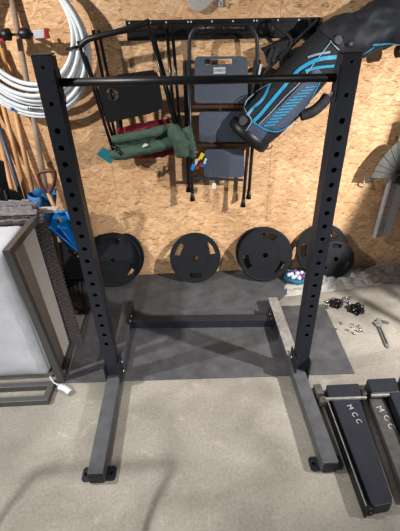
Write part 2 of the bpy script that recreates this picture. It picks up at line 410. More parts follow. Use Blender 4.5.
# ---------------------------------------------------------------- weight plates
def slot(ang, r0, half, wid, n=10):
    pts = []
    for k in range(n + 1):
        a = ang - half + 2 * half * k / n; pts.append(((r0 + wid) * math.cos(a), (r0 + wid) * math.sin(a)))
    for k in range(n + 1):
        a = ang + half - 2 * half * k / n; pts.append(((r0 - wid) * math.cos(a), (r0 - wid) * math.sin(a)))
    return pts
def plate(x, yb, r, lean, spin, slots, label, tilt=0.0, th=0.022, group='weight plates leaning on the strand board wall', zb=MZ, hub='platehub'):
    fn = lambda u, v, q: (u, q, v)
    mb = flat('pl', circ(0, 0, r * 0.985, 72), [circ(0, 0, 0.026 if r > 0.18 else 0.024, 24)] + [slot(R(a) + spin, r * 0.71, 0.35, r * 0.098) for a in slots], th, fn)
    # raised rim and hub collar
    mb.tube([(r * 0.945 * math.cos(t), 0, r * 0.945 * math.sin(t)) for t in [2 * math.pi * k / 72 for k in range(72)]], r * 0.055 if r * 0.055 < 0.016 else 0.016, 10, True)
    o = mb.build('weight_plate', 'plate', local=True)
    ct = V((0, math.sin(lean), math.cos(lean))) * r
    o.location = (x, yb + ct.y + 0.018 * math.cos(lean), zb + ct.z + 0.014 * math.sin(lean)); o.rotation_euler = (-lean, 0, tilt)
    tag(o, label, 'weight plate', group)
    def rg(r0, r1, y0, y1, nm, m):
        b = MB(); N = 40; ri = []
        for k in range(N):
            a = 2 * math.pi * k / N; ri.append([b.b.verts.new((rr * math.cos(a), yy, rr * math.sin(a))) for rr, yy in ((r0, y1), (r0, y0), (r1, y0), (r1, y1))])
        for k in range(N):
            A, B = ri[k], ri[(k + 1) % N]
            for j in range(4): q = b.b.faces.new((A[j], A[(j + 1) % 4], B[(j + 1) % 4], B[j]))
        p = b.build(nm, m, o, local=True); return p
    rg(0.0245, 0.031, -th / 2 - 0.004, th / 2 + 0.002, 'hub_ring', hub)
    rg(r * 0.50, r * 0.515, -th / 2 - 0.002, -th / 2 + 0.002, 'raised_ring', 'plate')
    return o
LEAN = R(21)
plate(0.018, 2.80, 0.217, LEAN, 0, (30, 150, 270), 'black weight plate standing alone mid-wall below the step stool', hub='plate')
plate(0.614, 2.768, 0.232, LEAN, 0, (77, 197, 317), 'large black weight plate beside the teal net of golf balls')
plate(0.594, 2.835, 0.226, LEAN, 0, (60, 180, 300), 'weight plate hidden directly behind the large one by the golf balls')
plate(-0.675, 2.79, 0.235, LEAN, 0, (88, 208, 328), 'foremost weight plate of the stack behind the left upright')
plate(-0.655, 2.838, 0.236, LEAN, 0, (60, 180, 300), 'rear weight plate of the stack behind the left upright, only its rim showing')
plate(1.222, 2.775, 0.163, R(24), 0, (85, 205, 325), 'small weight plate propped in front of a larger one by the right upright')
plate(1.115, 2.83, 0.226, R(19), 0, (60, 180, 300), 'large weight plate behind the right upright and the small plate', tilt=0.0)
plate(-1.115, 2.80, 0.200, R(24), 0, (45, 165, 285), 'shadowed weight plate between the wicker sofa and the left upright')

# ---------------------------------------------------------------- golf balls in a net
net = MB()
NC = V((0.885, 2.79, 0))
def netf(u, v):
    a = 2 * math.pi * u; k = v
    rr = 0.075 + 0.018 * math.sin(k * math.pi) if k < 1 else 0.07
    return V((NC.x + (0.02 + rr * min(1, k * 3)) * math.cos(a), NC.y + (0.02 + rr * min(1, k * 3)) * 0.85 * math.sin(a), 0.012 + 0.055 * k + 0.006 * math.sin(a * 5)))
net.grid(netf, 40, 8)
nb = net.build('net_bag', 'net', solid=0.003, normals=True)
tag(nb, 'open teal net bag full of golf balls at the foot of the wall', 'bag')
bm = MB().sphere((0, 0, 0), 0.0205, 14); proto = bm.build('golf_ball', 'ball', local=True); first = True
pm = MB().sphere((0, 0, 0), 0.0205, 14); pproto = pm.build('golf_ball', 'pball', local=True); pfirst = True
spots = []
for (r, nn, z) in ((0.0, 1, 0.035), (0.045, 6, 0.036), (0.062, 0, 0), (0.048, 5, 0.071), (0.0, 1, 0.082)):
    for k in range(nn):
        a = 2 * math.pi * k / nn + (0.5 if z > 0.05 else 0); spots.append((NC.x + r * math.cos(a), NC.y + r * 0.85 * math.sin(a) - 0.004, z))
for k in range(5):
    a = math.pi * (1.08 + 0.21 * k); spots.append((NC.x + 0.076 * math.cos(a), NC.y + 0.066 * math.sin(a), 0.078))
for i, s in enumerate(spots):
    pur = i in (3, 8, 11, 16)
    if pur: o = pproto if pfirst else pproto.copy(); n_ = pfirst; pfirst = False
    else: o = proto if first else proto.copy(); n_ = first; first = False
    if not n_: C.objects.link(o)
    o.location = s
    tag(o, 'purple golf ball among the white ones in the teal net bag' if pur else 'white golf ball in the teal net bag by the plates', 'golf ball', 'purple golf balls in the net bag' if pur else 'white golf balls in the net bag')

# ---------------------------------------------------------------- wall rail
rail = thing('wall_rail', (0.26, 2.98, 1.84), 'long black tool rail screwed to the strand board wall', 'rail')
A0, A1 = at(125, 20.5, 2.975), at(321, 17, 2.975)
za, zb = A0.z, A1.z
b = MB(); b.poly([(A0.x, 2.999, za), (A1.x, 2.999, zb), (A1.x, 2.999, zb - 0.022), (A0.x, 2.999, za - 0.022)], (0, -0.012, 0))
b.poly([(A0.x, 2.999, za - 0.09), (A1.x, 2.999, zb - 0.09), (A1.x, 2.999, zb - 0.112), (A0.x, 2.999, za - 0.112)], (0, -0.02, 0))
b.poly([(A0.x, 2.999, za - 0.02), (A1.x, 2.999, zb - 0.02), (A1.x, 2.999, zb - 0.092), (A0.x, 2.999, za - 0.092)], (0, -0.007, 0))
b.build('track', 'black', rail, 0.002)
for px in (129, 150, 166, 188, 191, 212, 233, 254, 257, 278, 299, 317):
    p = at(px, 20.8 - (px - 125) * 0.018, 2.985)
    c = MB(); c.cyl((p.x, 2.9875, p.z - 0.012), (p.x, 2.982, p.z - 0.012), 0.0058, 10); c.build('screw', 'screw', rail)
for px in (272, 308):
    p = at(px, 27, 2.95); c = MB()
    c.tube(smooth_path([(p.x, 2.985, p.z + 0.03), (p.x, 2.93, p.z + 0.035), (p.x, 2.90, p.z), (p.x, 2.91, p.z - 0.035), (p.x, 2.985, p.z - 0.04)]), 0.009, 8)
    c.box((p.x, 2.978, p.z), (0.045, 0.012, 0.09)); c.build('hook', 'black', rail)

# ---------------------------------------------------------------- folding camp chairs hung on the rail
def cc(px, py, Y): return at(px, py, Y)
ch = thing('camp_chair', cc(145, 150, 2.78), 'folded camp chair with dark green fabric, a teal tag and black side table', 'camp chair', 'folded camp chairs on the wall rail')
def leg(pa, pb, Y0, Y1, par, r=0.0105, m='tube'):
    b = MB(); b.tube([cc(*pa, Y0), cc(*pb, Y1)], r, 12); return b.build('leg', m, par)
leg((78, 41), (113, 150), 2.80, 2.74, ch); leg((84, 52), (118, 152), 2.83, 2.77, ch)
leg((147, 20), (177, 132), 2.85, 2.75, ch); leg((153, 34), (180, 130), 2.86, 2.78, ch)
b = MB(); b.tube(smooth_path([cc(80, 46, 2.79), cc(87, 40, 2.78), cc(100, 36, 2.77), (cc(124, 30, 2.77)), cc(141, 25, 2.79), cc(149, 21, 2.82)]), [0.012] + [0.017] * 38 + [0.014] * 2, 10)
b.build('armrest', 'black', ch)
# side table with a cup holder
q = [cc(97.5, 84, 2.745), cc(102, 79, 2.745), cc(118, 74.5, 2.745), cc(153, 70, 2.745), cc(158, 74, 2.745), cc(164, 108, 2.745), cc(150, 113.5, 2.745), cc(107, 123, 2.745)]
o_ = q[0]
def tf(u, v, w): return (u, 2.745 + w, v)
hc = cc(112.5, 94.5, 2.745); loop = circ(hc.x, hc.z, 0.036, 28)
mb = flat('t', [(p.x, p.z) for p in q], [loop], 0.014, tf); tb = mb.build('side_table', 'black', ch, 0.003)
b = MB(); b.tube([(hc.x + 0.037 * math.cos(t), 2.737, hc.z + 0.037 * math.sin(t)) for t in [2 * math.pi * k / 28 for k in range(28)]], 0.0035, 8, True)
b.bx(hc.x + 0.012, hc.x + 0.03, 2.738, 2.748, hc.z - 0.004, hc.z + 0.004)
b.sphere((hc.x + 0.006, 2.742, hc.z), 0.009, 10); b.build('cup_holder_ring', 'frame', tb)
def roll(pts, r, nm, m, par, wr=0.004, n=16):
    P = smooth_path(pts, 10); b = MB()
    rr = [r * (0.86 + 0.14 * math.sin(math.pi * min(1, max(0, i / (len(P) - 1))))) for i in range(len(P))]
    b.tube(P, rr, n)
    for v in b.b.verts: v.co += V((noise.noise(v.co * 22), noise.noise(v.co * 22 + V((9, 0, 0))), noise.noise(v.co * 30 + V((0, 9, 0))))) * wr * 2.6
    return b.build(nm, m, par)
roll([cc(113, 140, 2.76), cc(130, 137, 2.75), cc(150, 133, 2.75), cc(174, 127, 2.77)], 0.033, 'seat_fabric', 'green', ch)
roll([cc(111, 155, 2.745), cc(125, 153, 2.735), cc(150, 148, 2.735), cc(178, 141, 2.75)], 0.040, 'backrest_fabric', 'green', ch)
roll([cc(172, 130, 2.74), cc(178, 137, 2.70), cc(181, 146, 2.70), cc(183, 155, 2.715)], 0.053, 'fabric_flap', 'green', ch, 0.006)
roll([cc(186, 128, 2.75), cc(189, 138, 2.725), cc(191, 150, 2.73), cc(192, 156, 2.74)], 0.034, 'fabric_flap', 'green', ch, 0.006)
def sheetf(u, v):
    x = 113 + 66 * u; y0 = 137 - 12 * u; y1 = 153 - 8 * u; p = cc(x, y0 + (y1 - y0) * v, 2.775)
    return p + V((0, 0.012 * noise.noise(V((u * 9, v * 5, 0))) - 0.02 * math.sin(v * 3.14), 0))
b = MB(); b.grid(sheetf, 30, 12); b.build('fabric_fold', 'green', ch, solid=0.004)
b = MB(); p = cc(147, 144, 2.685); b.poly([cc(142, 147.5, 2.688), cc(148, 145.6, 2.688), cc(147.5, 144.2, 2.688), cc(145, 143.4, 2.688), cc(142.5, 145.8, 2.688)], (0, 0.003, 0)); b.build('small_logo', 'label', ch)
b = MB(); b.poly([cc(103, 147, 2.72), cc(117, 156, 2.72), cc(110.5, 164, 2.70), cc(96.5, 154.5, 2.70)], (0.0, 0.003, 0.001)); b.build('paper_tag', 'teal', ch, 0.001)
b = MB()
b.tube([cc(112, 146, 2.74), cc(120, 150, 2.72)], 0.012, 10); b.tube([cc(117, 150, 2.72), cc(122, 154, 2.70)], 0.014, 10); b.build('foot_cap', 'black', ch)

c2 = thing('camp_chair', cc(160, 150, 2.9), 'folded camp chair with maroon fabric, hanging behind the green one', 'camp chair', 'folded camp chairs on the wall rail')
leg((93, 30), (116, 140), 2.93, 2.88, c2); leg((98.5, 30), (121, 140), 2.94, 2.89, c2)
leg((166.5, 25), (176, 140), 2.93, 2.88, c2); leg((172, 25), (181, 140), 2.94, 2.89, c2)
b = MB(); b.tube(smooth_path([cc(94, 36, 2.915), cc(110, 34, 2.90), cc(140, 29, 2.905), cc(168, 27, 2.92)]), 0.013, 10); b.build('armrest', 'darkmaroon', c2)
roll([cc(118, 133, 2.86), cc(135, 129, 2.85), cc(155, 125, 2.85), cc(170, 122, 2.86)], 0.030, 'seat_fabric', 'maroon', c2)
roll([cc(118, 154, 2.89), cc(140, 153, 2.885), cc(160, 152, 2.88), cc(176, 148, 2.88)], 0.040, 'backrest_fabric', 'maroon', c2)
b = MB(); b.poly([cc(116, 118, 2.87), cc(122, 120, 2.86), cc(124, 145, 2.85), cc(117, 146, 2.86)], (0, 0.02, 0)); b.build('arm_strap', 'black', c2, 0.003)

# ---------------------------------------------------------------- folded step stool
st = thing('step_stool', at(220, 205, 2.9), 'folded step stool with grey treads and a looped black handle hanging from the rail', 'step stool')
Y = 2.885
def S(px, py, y=Y): return at(px, py, y)
b = MB(); b.tube(smooth_path([S(189, 100), S(189.5, 70), S(189.5, 42), S(192, 33), S(198, 29), S(223, 27.5), S(248, 28), S(254, 32), S(257, 41), S(257, 70), S(256, 100)], 8), 0.0125, 12)
hd = b.build('handle', 'frame', st)
b = MB(); b.tube([S(198, 29), S(223, 27.5), S(248, 28.2)], 0.020, 14)
for k in range(5):
    p = S(204 + 9.5 * k, 28.6); b.tube([p, p + V((0.012, 0, 0))], 0.0225, 14)
b.build('foam_grip', 'black', hd)
def tread(x0, x1, y0, y1, name, nm, slot_=None, yy=2.862, tap=0):
    a, bq, c, d = S(x0, y0, yy), S(x1, y0, yy), S(x1 + tap, y1, yy), S(x0 + tap * 0, y1, yy)
    pts = []
    for P0, P1, P2 in ((d, a, bq), (a, bq, c), (bq, c, d), (c, d, a)):
        u = (P0 - P1).normalized() * 0.03; w = (P2 - P1).normalized() * 0.03
        for k in range(6):
            t = k / 5; q = P1 + u * (1 - t) ** 2 + w * t ** 2; pts.append((q.x, q.z))
    hl = []
    if slot_:
        p, q = S(slot_[0], slot_[2], yy), S(slot_[1], slot_[3], yy)
        hl = [[(p.x, p.z), (q.x, p.z), (q.x, q.z), (p.x, q.z)]]
    return flat('tr', pts, hl, 0.022, lambda u, v, w: (u, yy + w, v)).build(name, 'tread', st, 0.003)
pt = tread(194.5, 247.5, 56.5, 103, 'platform', 'tread', (206, 232, 59.5, 64.0))
b = MB(); p = S(219.5, 70.5, 2.848); b.box(p, (0.078, 0.003, 0.038)); lb = b.build('brand_label', 'silver', pt)
text_mesh('brand_text', 'COSCO', 0.02, M.Translation(V((p.x, p.y - 0.002, p.z))) @ M.Rotation(R(90), 4, 'X'), 'ink', pt)
b = MB(); p = S(208, 61.5, 2.852); b.box(p, (0.034, 0.022, 0.028)); b.build('latch', 'black', pt, 0.004)
tread(199, 247, 111.5, 141.5, 'tread', 'tread'); tread(204, 244, 149, 177, 'tread', 'tread')
for y0 in (106.5, 145.0):
    b = MB(); b.bar(S(190, y0, 2.885), S(252, y0 - 0.6, 2.885), 0.03, 0.024); b.build('tread_support', 'brown', st, 0.002)
b = MB(); b.bar(S(190, 178, 2.872), S(243, 180, 2.872), 0.016, 0.016); b.build('cross_brace', 'frame', st, 0.002)
def lg(pa, pb, y, r=0.0125):
    b = MB(); P, Q = S(*pa, y), S(*pb, y); b.tube([P, Q], r, 12); o = b.build('leg', 'frame', st)
    d = (Q - P).normalized(); c = MB(); c.tube([Q - d * 0.055, Q - d * 0.02, Q + d * 0.012], [0.0135, 0.016, 0.022], 14); c.build('rubber_foot', 'black', o)
lg((184.5, 62), (188.5, 190), 2.90); lg((188.0, 60), (192.5, 199), 2.868)
lg((259, 60), (248.5, 197), 2.90); lg((255.5, 60), (243, 205), 2.868)
b = MB(); p, q = S(261, 64, 2.87), S(258, 78, 2.87); b.bar(p, q, 0.016, 0.014); b.build('side_catch', 'silver', st, 0.002)
b = MB(); p = S(214, 186, 2.87); b.box(p, (0.03, 0.002, 0.045), M.Rotation(R(6), 3, 'Y')); b.bar(S(214, 180, 2.872), S(214, 184, 2.87), 0.003, 0.002); b.build('hang_tag', 'label', st)

# bunch of coloured tags on the stool
kb = thing('tag_bunch', S(197, 170, 2.80), 'bunch of yellow, white and blue plastic tags on the lower left of the step stool', 'key tags')
for i, (x, y, w, h, a, m) in enumerate(((201, 157, .03, .06, 0.5, 'yellow'), (196, 163, .022, .06, 0.2, 'label'), (203, 164, .03, .045, 0.6, 'blue'), (193, 167, .025, .05, 0.3, 'blue'), (199, 166, .018, .06, 0.7, 'red'), (205, 161, .018, .04, 0.4, 'label'))):
    b = MB(); b.box(S(x, y, 2.80 - 0.006 * i), (w, 0.006, h), M.Rotation(a, 3, 'Y')); b.build('tag', m, kb, 0.003)
b = MB(); b.tube([S(200, 152, 2.81), S(199, 157, 2.80)], 0.004, 8); b.build('cord', 'black', kb)

# ---------------------------------------------------------------- golf bag lying along the wall
gb = thing('golf_bag', at(330, 80, 2.85), 'black and slate golf bag with cyan trim hung slanting across the wall, hood upper right', 'golf bag')
ax = [(249, 135, 17, .11), (253, 130, 20, .13), (262, 120, 22, .14), (273, 109, 22.5, .145), (298, 82, 21.5, .145), (318, 59, 20.5, .14), (331, 45, 19, .13)]
def loft(ax, name, m, wob, yc, nr=36, sub=6, capr=True):
    pts = [at(x, y, yc) for x, y, w, d in ax]; dep = [(p - EYE).dot(FW) for p in pts]
    P = smooth_path(pts, sub); n = len(P); b = MB(); rings = []
    for i, p in enumerate(P):
        s = i / sub; k = min(int(s), len(ax) - 2); t = s - k
        w = (ax[k][2] * (1 - t) + ax[k + 1][2] * t) * (dep[k] * (1 - t) + dep[k + 1] * t) / F
        d = ax[k][3] * (1 - t) + ax[k + 1][3] * t
        tg = (P[min(i + 1, n - 1)] - P[max(i - 1, 0)]).normalized()
        u = V((0, 1, 0)); u = (u - tg * u.dot(tg)).normalized(); v = tg.cross(u)
        ring = []
        for j in range(nr):
            a = 2 * math.pi * j / nr; c, s_ = math.cos(a), math.sin(a)
            ca = math.copysign(abs(c) ** 0.8, c); sa = math.copysign(abs(s_) ** 0.8, s_)
            q = p + u * d * ca + v * w * sa
            if wob: q += (q - p).normalized() * wob * (noise.noise(q * 7) + 0.6 * noise.noise(q * 16 + V((3, 1, 2))))
            ring.append(b.b.verts.new(q))
        rings.append(ring)
    for i in range(n - 1):
        for j in range(nr):
            f = b.b.faces.new((rings[i][j], rings[i][(j + 1) % nr], rings[i + 1][(j + 1) % nr], rings[i + 1][j])); f.smooth = True
    b.b.faces.new(rings[0][::-1]); b.b.faces.new(rings[-1])
    bmesh.ops.recalc_face_normals(b.b, faces=b.b.faces)
    tree = BVHTree.FromBMesh(b.b)
    return b.build(name, m, gb), tree
GY = 2.828
body, tree = loft(ax, 'body', 'bag', 0.006, GY)
hx = [(327, 46, 18, .12), (334, 41, 19, .135), (344, 37.5, 19, .14), (354, 36, 20, .14), (364, 31, 21, .14), (378, 26, 20, .135), (396, 20, 22.5, .14), (425, 12, 25, .14)]
hood, htree = loft(hx, 'rain_hood', 'hood', 0.045, GY - 0.005)
b = MB()
bp = [at(242, 139, GY), at(247.5, 131, GY)]; 
def ringtube(pa, pb, w, d, nm, m, par):
    A, B = at(*pa, GY), at(*pb, GY); t = (B - A).normalized(); u = V((0, 1, 0)); u = (u - t * u.dot(t)).normalized(); v = t.cross(u)
    b = MB(); rs = []
    for P, k in ((A, 0.9), (A + t * 0.012, 1.0), (B, 1.0), (B + t * 0.004, 0.95)):
        rs.append([b.b.verts.new(P + u * d * k * math.cos(2 * math.pi * j / 32) + v * w * k * math.sin(2 * math.pi * j / 32)) for j in range(32)])
    for i in range(3):
        for j in range(32):
            f = b.b.faces.new((rs[i][j], rs[i][(j + 1) % 32], rs[i + 1][(j + 1) % 32], rs[i + 1][j])); f.smooth = True
    b.b.faces.new(rs[0][::-1]); b.b.faces.new(rs[-1]); return b.build(nm, m, par)
ringtube((245.5, 139), (252, 131), 0.162, 0.135, 'base_cap', 'black', gb)
def hit(x, y, tr=None, off=0.004):
    d = ray(x, y).normalized()
    for T in ([tr] if tr else [tree, htree]):
        loc, nor, i, dist = T.ray_cast(EYE, d)
        if loc is not None:
            if nor.dot(d) > 0: nor = -nor
            return loc + nor * off, nor
    p = at(x, y, GY - 0.05); return p, V((0, -1, 0))
def patch(poly, nm, m, par, off=0.004, step=3.0, tr=tree):
    xs = [p[0] for p in poly]; ys = [p[1] for p in poly]
    vs = [V((p[0], p[1])) for p in poly]; pts = list(vs); ed = [(i, (i + 1) % len(vs)) for i in range(len(vs))]
    x = min(xs)
    while x < max(xs):
        y = min(ys)
        while y < max(ys): pts.append(V((x + 0.13, y + 0.17))); y += step
        x += step
    vo, eo, fo, *_ = delaunay_2d_cdt(pts, ed, [list(range(len(vs)))], 1, 1e-4)
    b = MB(); bv = [b.b.verts.new(hit(v.x, v.y, tr, off)[0]) for v in vo]
    for f in fo:
        try: q = b.b.faces.new([bv[i] for i in f]); q.smooth = True
        except ValueError: pass
    for v in list(b.b.verts):
        if not v.link_faces: b.b.verts.remove(v)
    return b.build(nm, m, par)
def ribbon(px, w, nm, m, par, off=0.007, tr=tree, n=6):
    P = [V((x, y, 0)) for x, y in px]; P = smooth_path(P, n) if len(P) > 2 else [P[0].lerp(P[1], k / 10) for k in range(11)]
    b = MB(); prev = None
    hs = [hit(p.x, p.y, tr, off) for p in P]; L = []
    for i, (p, nn) in enumerate(hs):
        t = hs[min(i + 1, len(hs) - 1)][0] - hs[max(i - 1, 0)][0]
        s = nn.cross(t).normalized() * w / 2; L.append((b.b.verts.new(p - s), b.b.verts.new(p + s)))
    for i in range(len(L) - 1): b.b.faces.new((L[i][0], L[i][1], L[i + 1][1], L[i + 1][0]))
    return b.build(nm, m, par, solid=0.003)
pk = patch([(258, 124), (279, 107), (300, 85), (317, 66), (322, 74), (312, 96), (300, 115), (288, 125), (277, 130.5), (265, 128.5)], 'side_pocket', 'pocket', gb, 0.005)
p2 = patch([(299, 75), (330, 44), (339, 53), (334, 66), (318, 66), (303, 83)], 'upper_pocket', 'bag', gb, 0.004)
p3 = patch([(246, 108), (250, 99), (263, 89), (270, 86), (262, 101), (250, 117)], 'ball_pocket', 'bag', gb, 0.004)
p4 = patch([(246, 131), (252, 122), (259, 125), (269, 130), (262, 140), (254, 140)], 'lower_panel', 'pocket', gb, 0.004)
ribbon([(248, 115.5), (254, 108), (261, 102), (266, 95), (270.5, 84.5)], 0.020, 'cyan_stripe', 'cyan', gb)
ribbon([(254, 121), (262, 113), (270, 103), (279, 92.5), (288, 82.5), (300, 69.5), (312, 62), (323, 58.5), (336, 57)], 0.022, 'cyan_stripe', 'cyan', gb)
ribbon([(305, 71), (315, 68), (325, 66.5), (335, 65.5)], 0.016, 'cyan_stripe', 'cyan', gb)
ribbon([(308, 58), (316, 55), (330, 52)], 0.012, 'pale_stripe', 'pale', gb)
ribbon([(259, 124), (272, 111), (286, 96), (300, 82), (312, 66), (330, 43)], 0.006, 'piping', 'pale', gb)
ribbon([(330, 41), (340, 52)], 0.006, 'piping', 'pale', gb)
ribbon([(252, 121), (265, 128.8), (277, 131), (288, 125.5), (300, 115), (312, 96), (322, 76)], 0.008, 'piping', 'cyan', gb)
ribbon([(245, 132), (252, 121), (247.5, 113), (245, 106), (249, 98), (263, 88.5), (271, 84.5)], 0.006, 'piping', 'pale', gb)
for k in range(13):
    t = k / 12
    x0, y0 = 270 + 41 * t, 129 - 38 * t
    ribbon([(x0 - 6 - 3 * math.sin(t * 3), y0 - 3.5), (x0 + 5, y0 - 5)], 0.009 - 0.0035 * t, 'pocket_line', 'cyan', pk, 0.0085)
ribbon([(340, 53.5), (352, 56), (362, 54), (373, 47)], 0.009, 'hood_piping', 'cyan', gb, 0.006, htree)
ribbon([(372, 44.5), (384, 43.5), (392, 43), (398, 44)], 0.010, 'hood_piping', 'cyan', gb, 0.006, htree)
p, nn = hit(351.5, 43.5, htree, 0.002); b = MB(); b.cyl(p - nn * 0.003, p + nn * 0.006, 0.011, 16); b.build('snap_button', 'bolt', gb)
p, nn = hit(338, 40, htree, 0.002); b = MB(); b.cyl(p - nn * 0.004, p + nn * 0.006, 0.028, 24); b.build('round_eyelet', 'black', gb, 0.004)
p, nn = hit(244, 121, tree, 0.0); b = MB(); b.cyl(p - nn * 0.02, p + nn * 0.014, 0.035, 20); b.build('stand_pivot', 'black', gb, 0.005)
b = MB(); P = [at(300, 116, 2.76), at(312, 112, 2.755), at(322, 104, 2.755), at(328, 95, 2.765)]
b.tube(smooth_path(P), [0.022] + [0.036] * 23 + [0.02], 12)
for v in b.b.verts: v.co += V((0, 1, 0)) * 0.01 * noise.noise(v.co * 20)
b.build('side_pouch', 'bag', gb)
b = MB(); b.tube(smooth_path([at(270, 104, 2.80), at(262, 78, 2.88), at(285, 52, 2.88), at(318, 20, 2.9)]), 0.013, 10); b.build('carry_strap', 'bag', gb)
b = MB(); b.tube([at(300, 62, 2.9), at(322, 22, 2.92)], 0.008, 8); b.build('stand_leg', 'tube', gb)
b = MB(); b.tube([at(396, 52, 2.83), at(406, 50, 2.83)], 0.036, 16); b.build('strap_pad', 'black', gb, 0.004)
b = MB(); b.tube(smooth_path([at(262, 141, 2.79), at(264, 147, 2.78), at(268, 149, 2.78), at(273, 146, 2.79)]), 0.004, 8); b.build('cord', 'black', gb)

# strap bundle hanging between the stool and the golf bag
sb = thing('strap_bundle', at(280, 68, 2.9), 'black plastic bracket and buckled strap hanging from the rail beside the golf bag', 'strap')
b = MB(); b.poly([at(261, 49, 2.88), at(280, 41, 2.88), at(293, 38, 2.88), at(291, 50, 2.88), at(276, 60, 2.88), at(268, 64, 2.88), at(265, 53, 2.88)], (0, 0.045, 0)); b.build('bracket', 'black', sb, 0.006)
for x, y in ((270, 56), (275, 55)):
    b = MB(); b.box(at(x, y, 2.865), (0.025, 0.02, 0.09), M.Rotation(0.35, 3, 'Y')); b.build('buckle', 'frame', sb, 0.004)
b = MB(); b.tube(smooth_path([at(276, 26, 2.91), at(284, 32, 2.89), at(291, 40, 2.88), at(288, 52, 2.87), at(281, 59, 2.87), at(297, 52, 2.88)]), 0.011, 8); b.build('strap', 'bag', sb)
b = MB(); b.sphere(at(281.5, 59.5, 2.855), 0.008, 10); b.bar(at(284, 58, 2.86), at(296, 53, 2.86), 0.006, 0.006); b.build('metal_clip', 'platehub', sb)

# ---------------------------------------------------------------- things at the top and right of the wall
pbag = MB(); A = [(183, -6), (187, 3), (193, 10), (199, 13), (206, 9), (213, 2), (219, -6)]
pbag.poly([at(x, y, 2.96) for x, y in A], (0, 0.03, 0))
tag(pbag.build('plastic_bag', 'film', bevel=0.01), 'greyish clear plastic bag hanging above the rail, cut off by the top edge', 'bag')
wh = thing('wall_hook', at(220.5, 5, 2.99), 'small silver hook on the wall right above the rail', 'hook')
b = MB(); b.box(at(220.5, 1, 2.992), (0.026, 0.012, 0.06)); b.build('hook_plate', 'silver', wh, 0.003)
b = MB(); p = at(220.5, 3, 2.985); b.tube(smooth_path([p, p + V((0, -0.02, -0.01)), p + V((0, -0.025, 0.01))]), 0.004, 8); b.build('hook_arm', 'bolt', wh)

tr_ = thing('slotted_rail', at(382, 237, 2.9), 'pale slotted metal rail fixed upright to the wall at the right edge', 'rail')
A, B = at(404, 120, 2.93), at(372, 237, 2.93)
rx = V((0.985, 0.0, -0.0)); ln = (A - B).length; dz = (A - B).normalized()
sl = []
N = 40
for k in range(N):
    zc = 0.03 + k * (ln - 0.06) / (N - 1)
    for uc in (0.045, 0.075): sl.append([(uc - 0.011, zc - 0.006), (uc + 0.011, zc - 0.001), (uc + 0.011, zc + 0.006), (uc - 0.011, zc + 0.001)])
mb = flat('r', [(0, 0), (0.155, 0), (0.155, ln), (0, ln)], sl, 0.003, lambda u, v, w: B + rx * u + dz * v + V((0, w, 0)))
mb.build('slotted_face', 'galv', tr_)
b = MB(); b.poly([B, B + V((0.02, 0, 0)), B + V((0.02, 0, 0)) + dz * ln, B + dz * ln], (0, -0.03, 0)); b.build('flange', 'silver', tr_, 0.002)
b = MB()
for t in (0.08, 0.5, 0.92): q = B + dz * ln * t; b.bx(q.x + 0.03, q.x + 0.12, 2.93, 2.999, q.z - 0.02, q.z + 0.02)
b.build('standoff', 'galv', tr_)

fn_ = thing('fan_rake', at(385, 178, 2.85), 'grey fan shaped rake head with black hub hanging at the right edge', 'rake')
hub = at(400, 174, 2.85); pts = [at(371, 178, 2.85)]
for x, y in ((374, 171), (378, 164), (384, 156), (391, 148), (398, 142), (406, 140)): pts.append(at(x, y, 2.85))
pts += [at(408, 180, 2.85), at(395, 179, 2.85)]
b = MB(); b.poly(pts, (0, 0.012, 0)); b.build('fan_panel', 'fan', fn_, 0.003)
b = MB()
for p in pts[1:7]: b.tube([hub + V((0, -0.004, 0)), p + V((0, -0.001, 0))], 0.003, 6)
b.build('rib', 'fan', fn_)
b = MB()
for k in range(26):
    a = random.uniform(0, 6.28); e = random.uniform(-1, 0.3); q = V((math.cos(a), e * 0.6, math.sin(a))).normalized()
    b.tube([hub + V((0.02, -0.01, -0.01)), hub + V((0.02, -0.01, -0.01)) + q * random.uniform(0.05, 0.085)], [0.016, 0.006], 6)
b.build('bristle_hub', 'black', fn_)
wk = thing('wall_hook', at(367, 183, 2.98), 'small white wire hook on the wall under the grey fan', 'hook')
b = MB(); b.tube(smooth_path([at(370, 178, 2.985), at(365, 179, 2.96), at(364.5, 184, 2.95), at(368, 186, 2.96)]), 0.005, 8); b.build('hook_arm', 'silver', wk)
b = MB(); b.box(at(370, 178, 2.992), (0.025, 0.014, 0.03)); b.build('hook_plate', 'silver', wk, 0.002)

# ---------------------------------------------------------------- white hose coil
hose = thing('hose_coil', at(30, 115, 2.93), 'thick coil of white plastic hose hanging on the wall at the upper left', 'hose')
b = MB(); P = []
loops = []
for rt, bo, r in ((-.705, 1.625, .30), (-.69, 1.585, .32), (-.678, 1.555, .34), (-.66, 1.52, .35), (-.648, 1.49, .36), (-.632, 1.465, .375), (-.625, 1.435, .385), (-.615, 1.405, .395)):
    k = 2.86 / 2.93; loops.append(((rt - r) * k, 2 + (bo + r * 1.02 - 2) * k, r * k))
n = 56
for i, (cx, cz, r) in enumerate(loops):
    nx = loops[min(i + 1, len(loops) - 1)]
    for k in range(n):
        t = k / n; e = t * t * (3 - 2 * t); a = 2 * math.pi * t + math.pi * 0.75
        X = cx + (nx[0] - cx) * e; Z = cz + (nx[1] - cz) * e; rr = r + (nx[2] - r) * e
        P.append(V((X + rr * math.cos(a), 2.86 + 0.022 * math.sin(i * 2.1) + 0.008 * math.sin(a * 2 + i), Z + rr * math.sin(a) * 1.02)))
b.tube(P, 0.0138, 12); b.build('coiled_hose', 'hose', hose)
b = MB(); b.tube([at(66.5, 49.5, 2.835), at(72, 48, 2.825), at(79, 46.5, 2.83)], 0.008, 8); b.build('cable_tie', 'black', hose)
b = MB(); b.sphere(at(12, 109, 2.85), 0.012, 10); b.build('blue_cap', 'bluedot', hose)
b = MB()
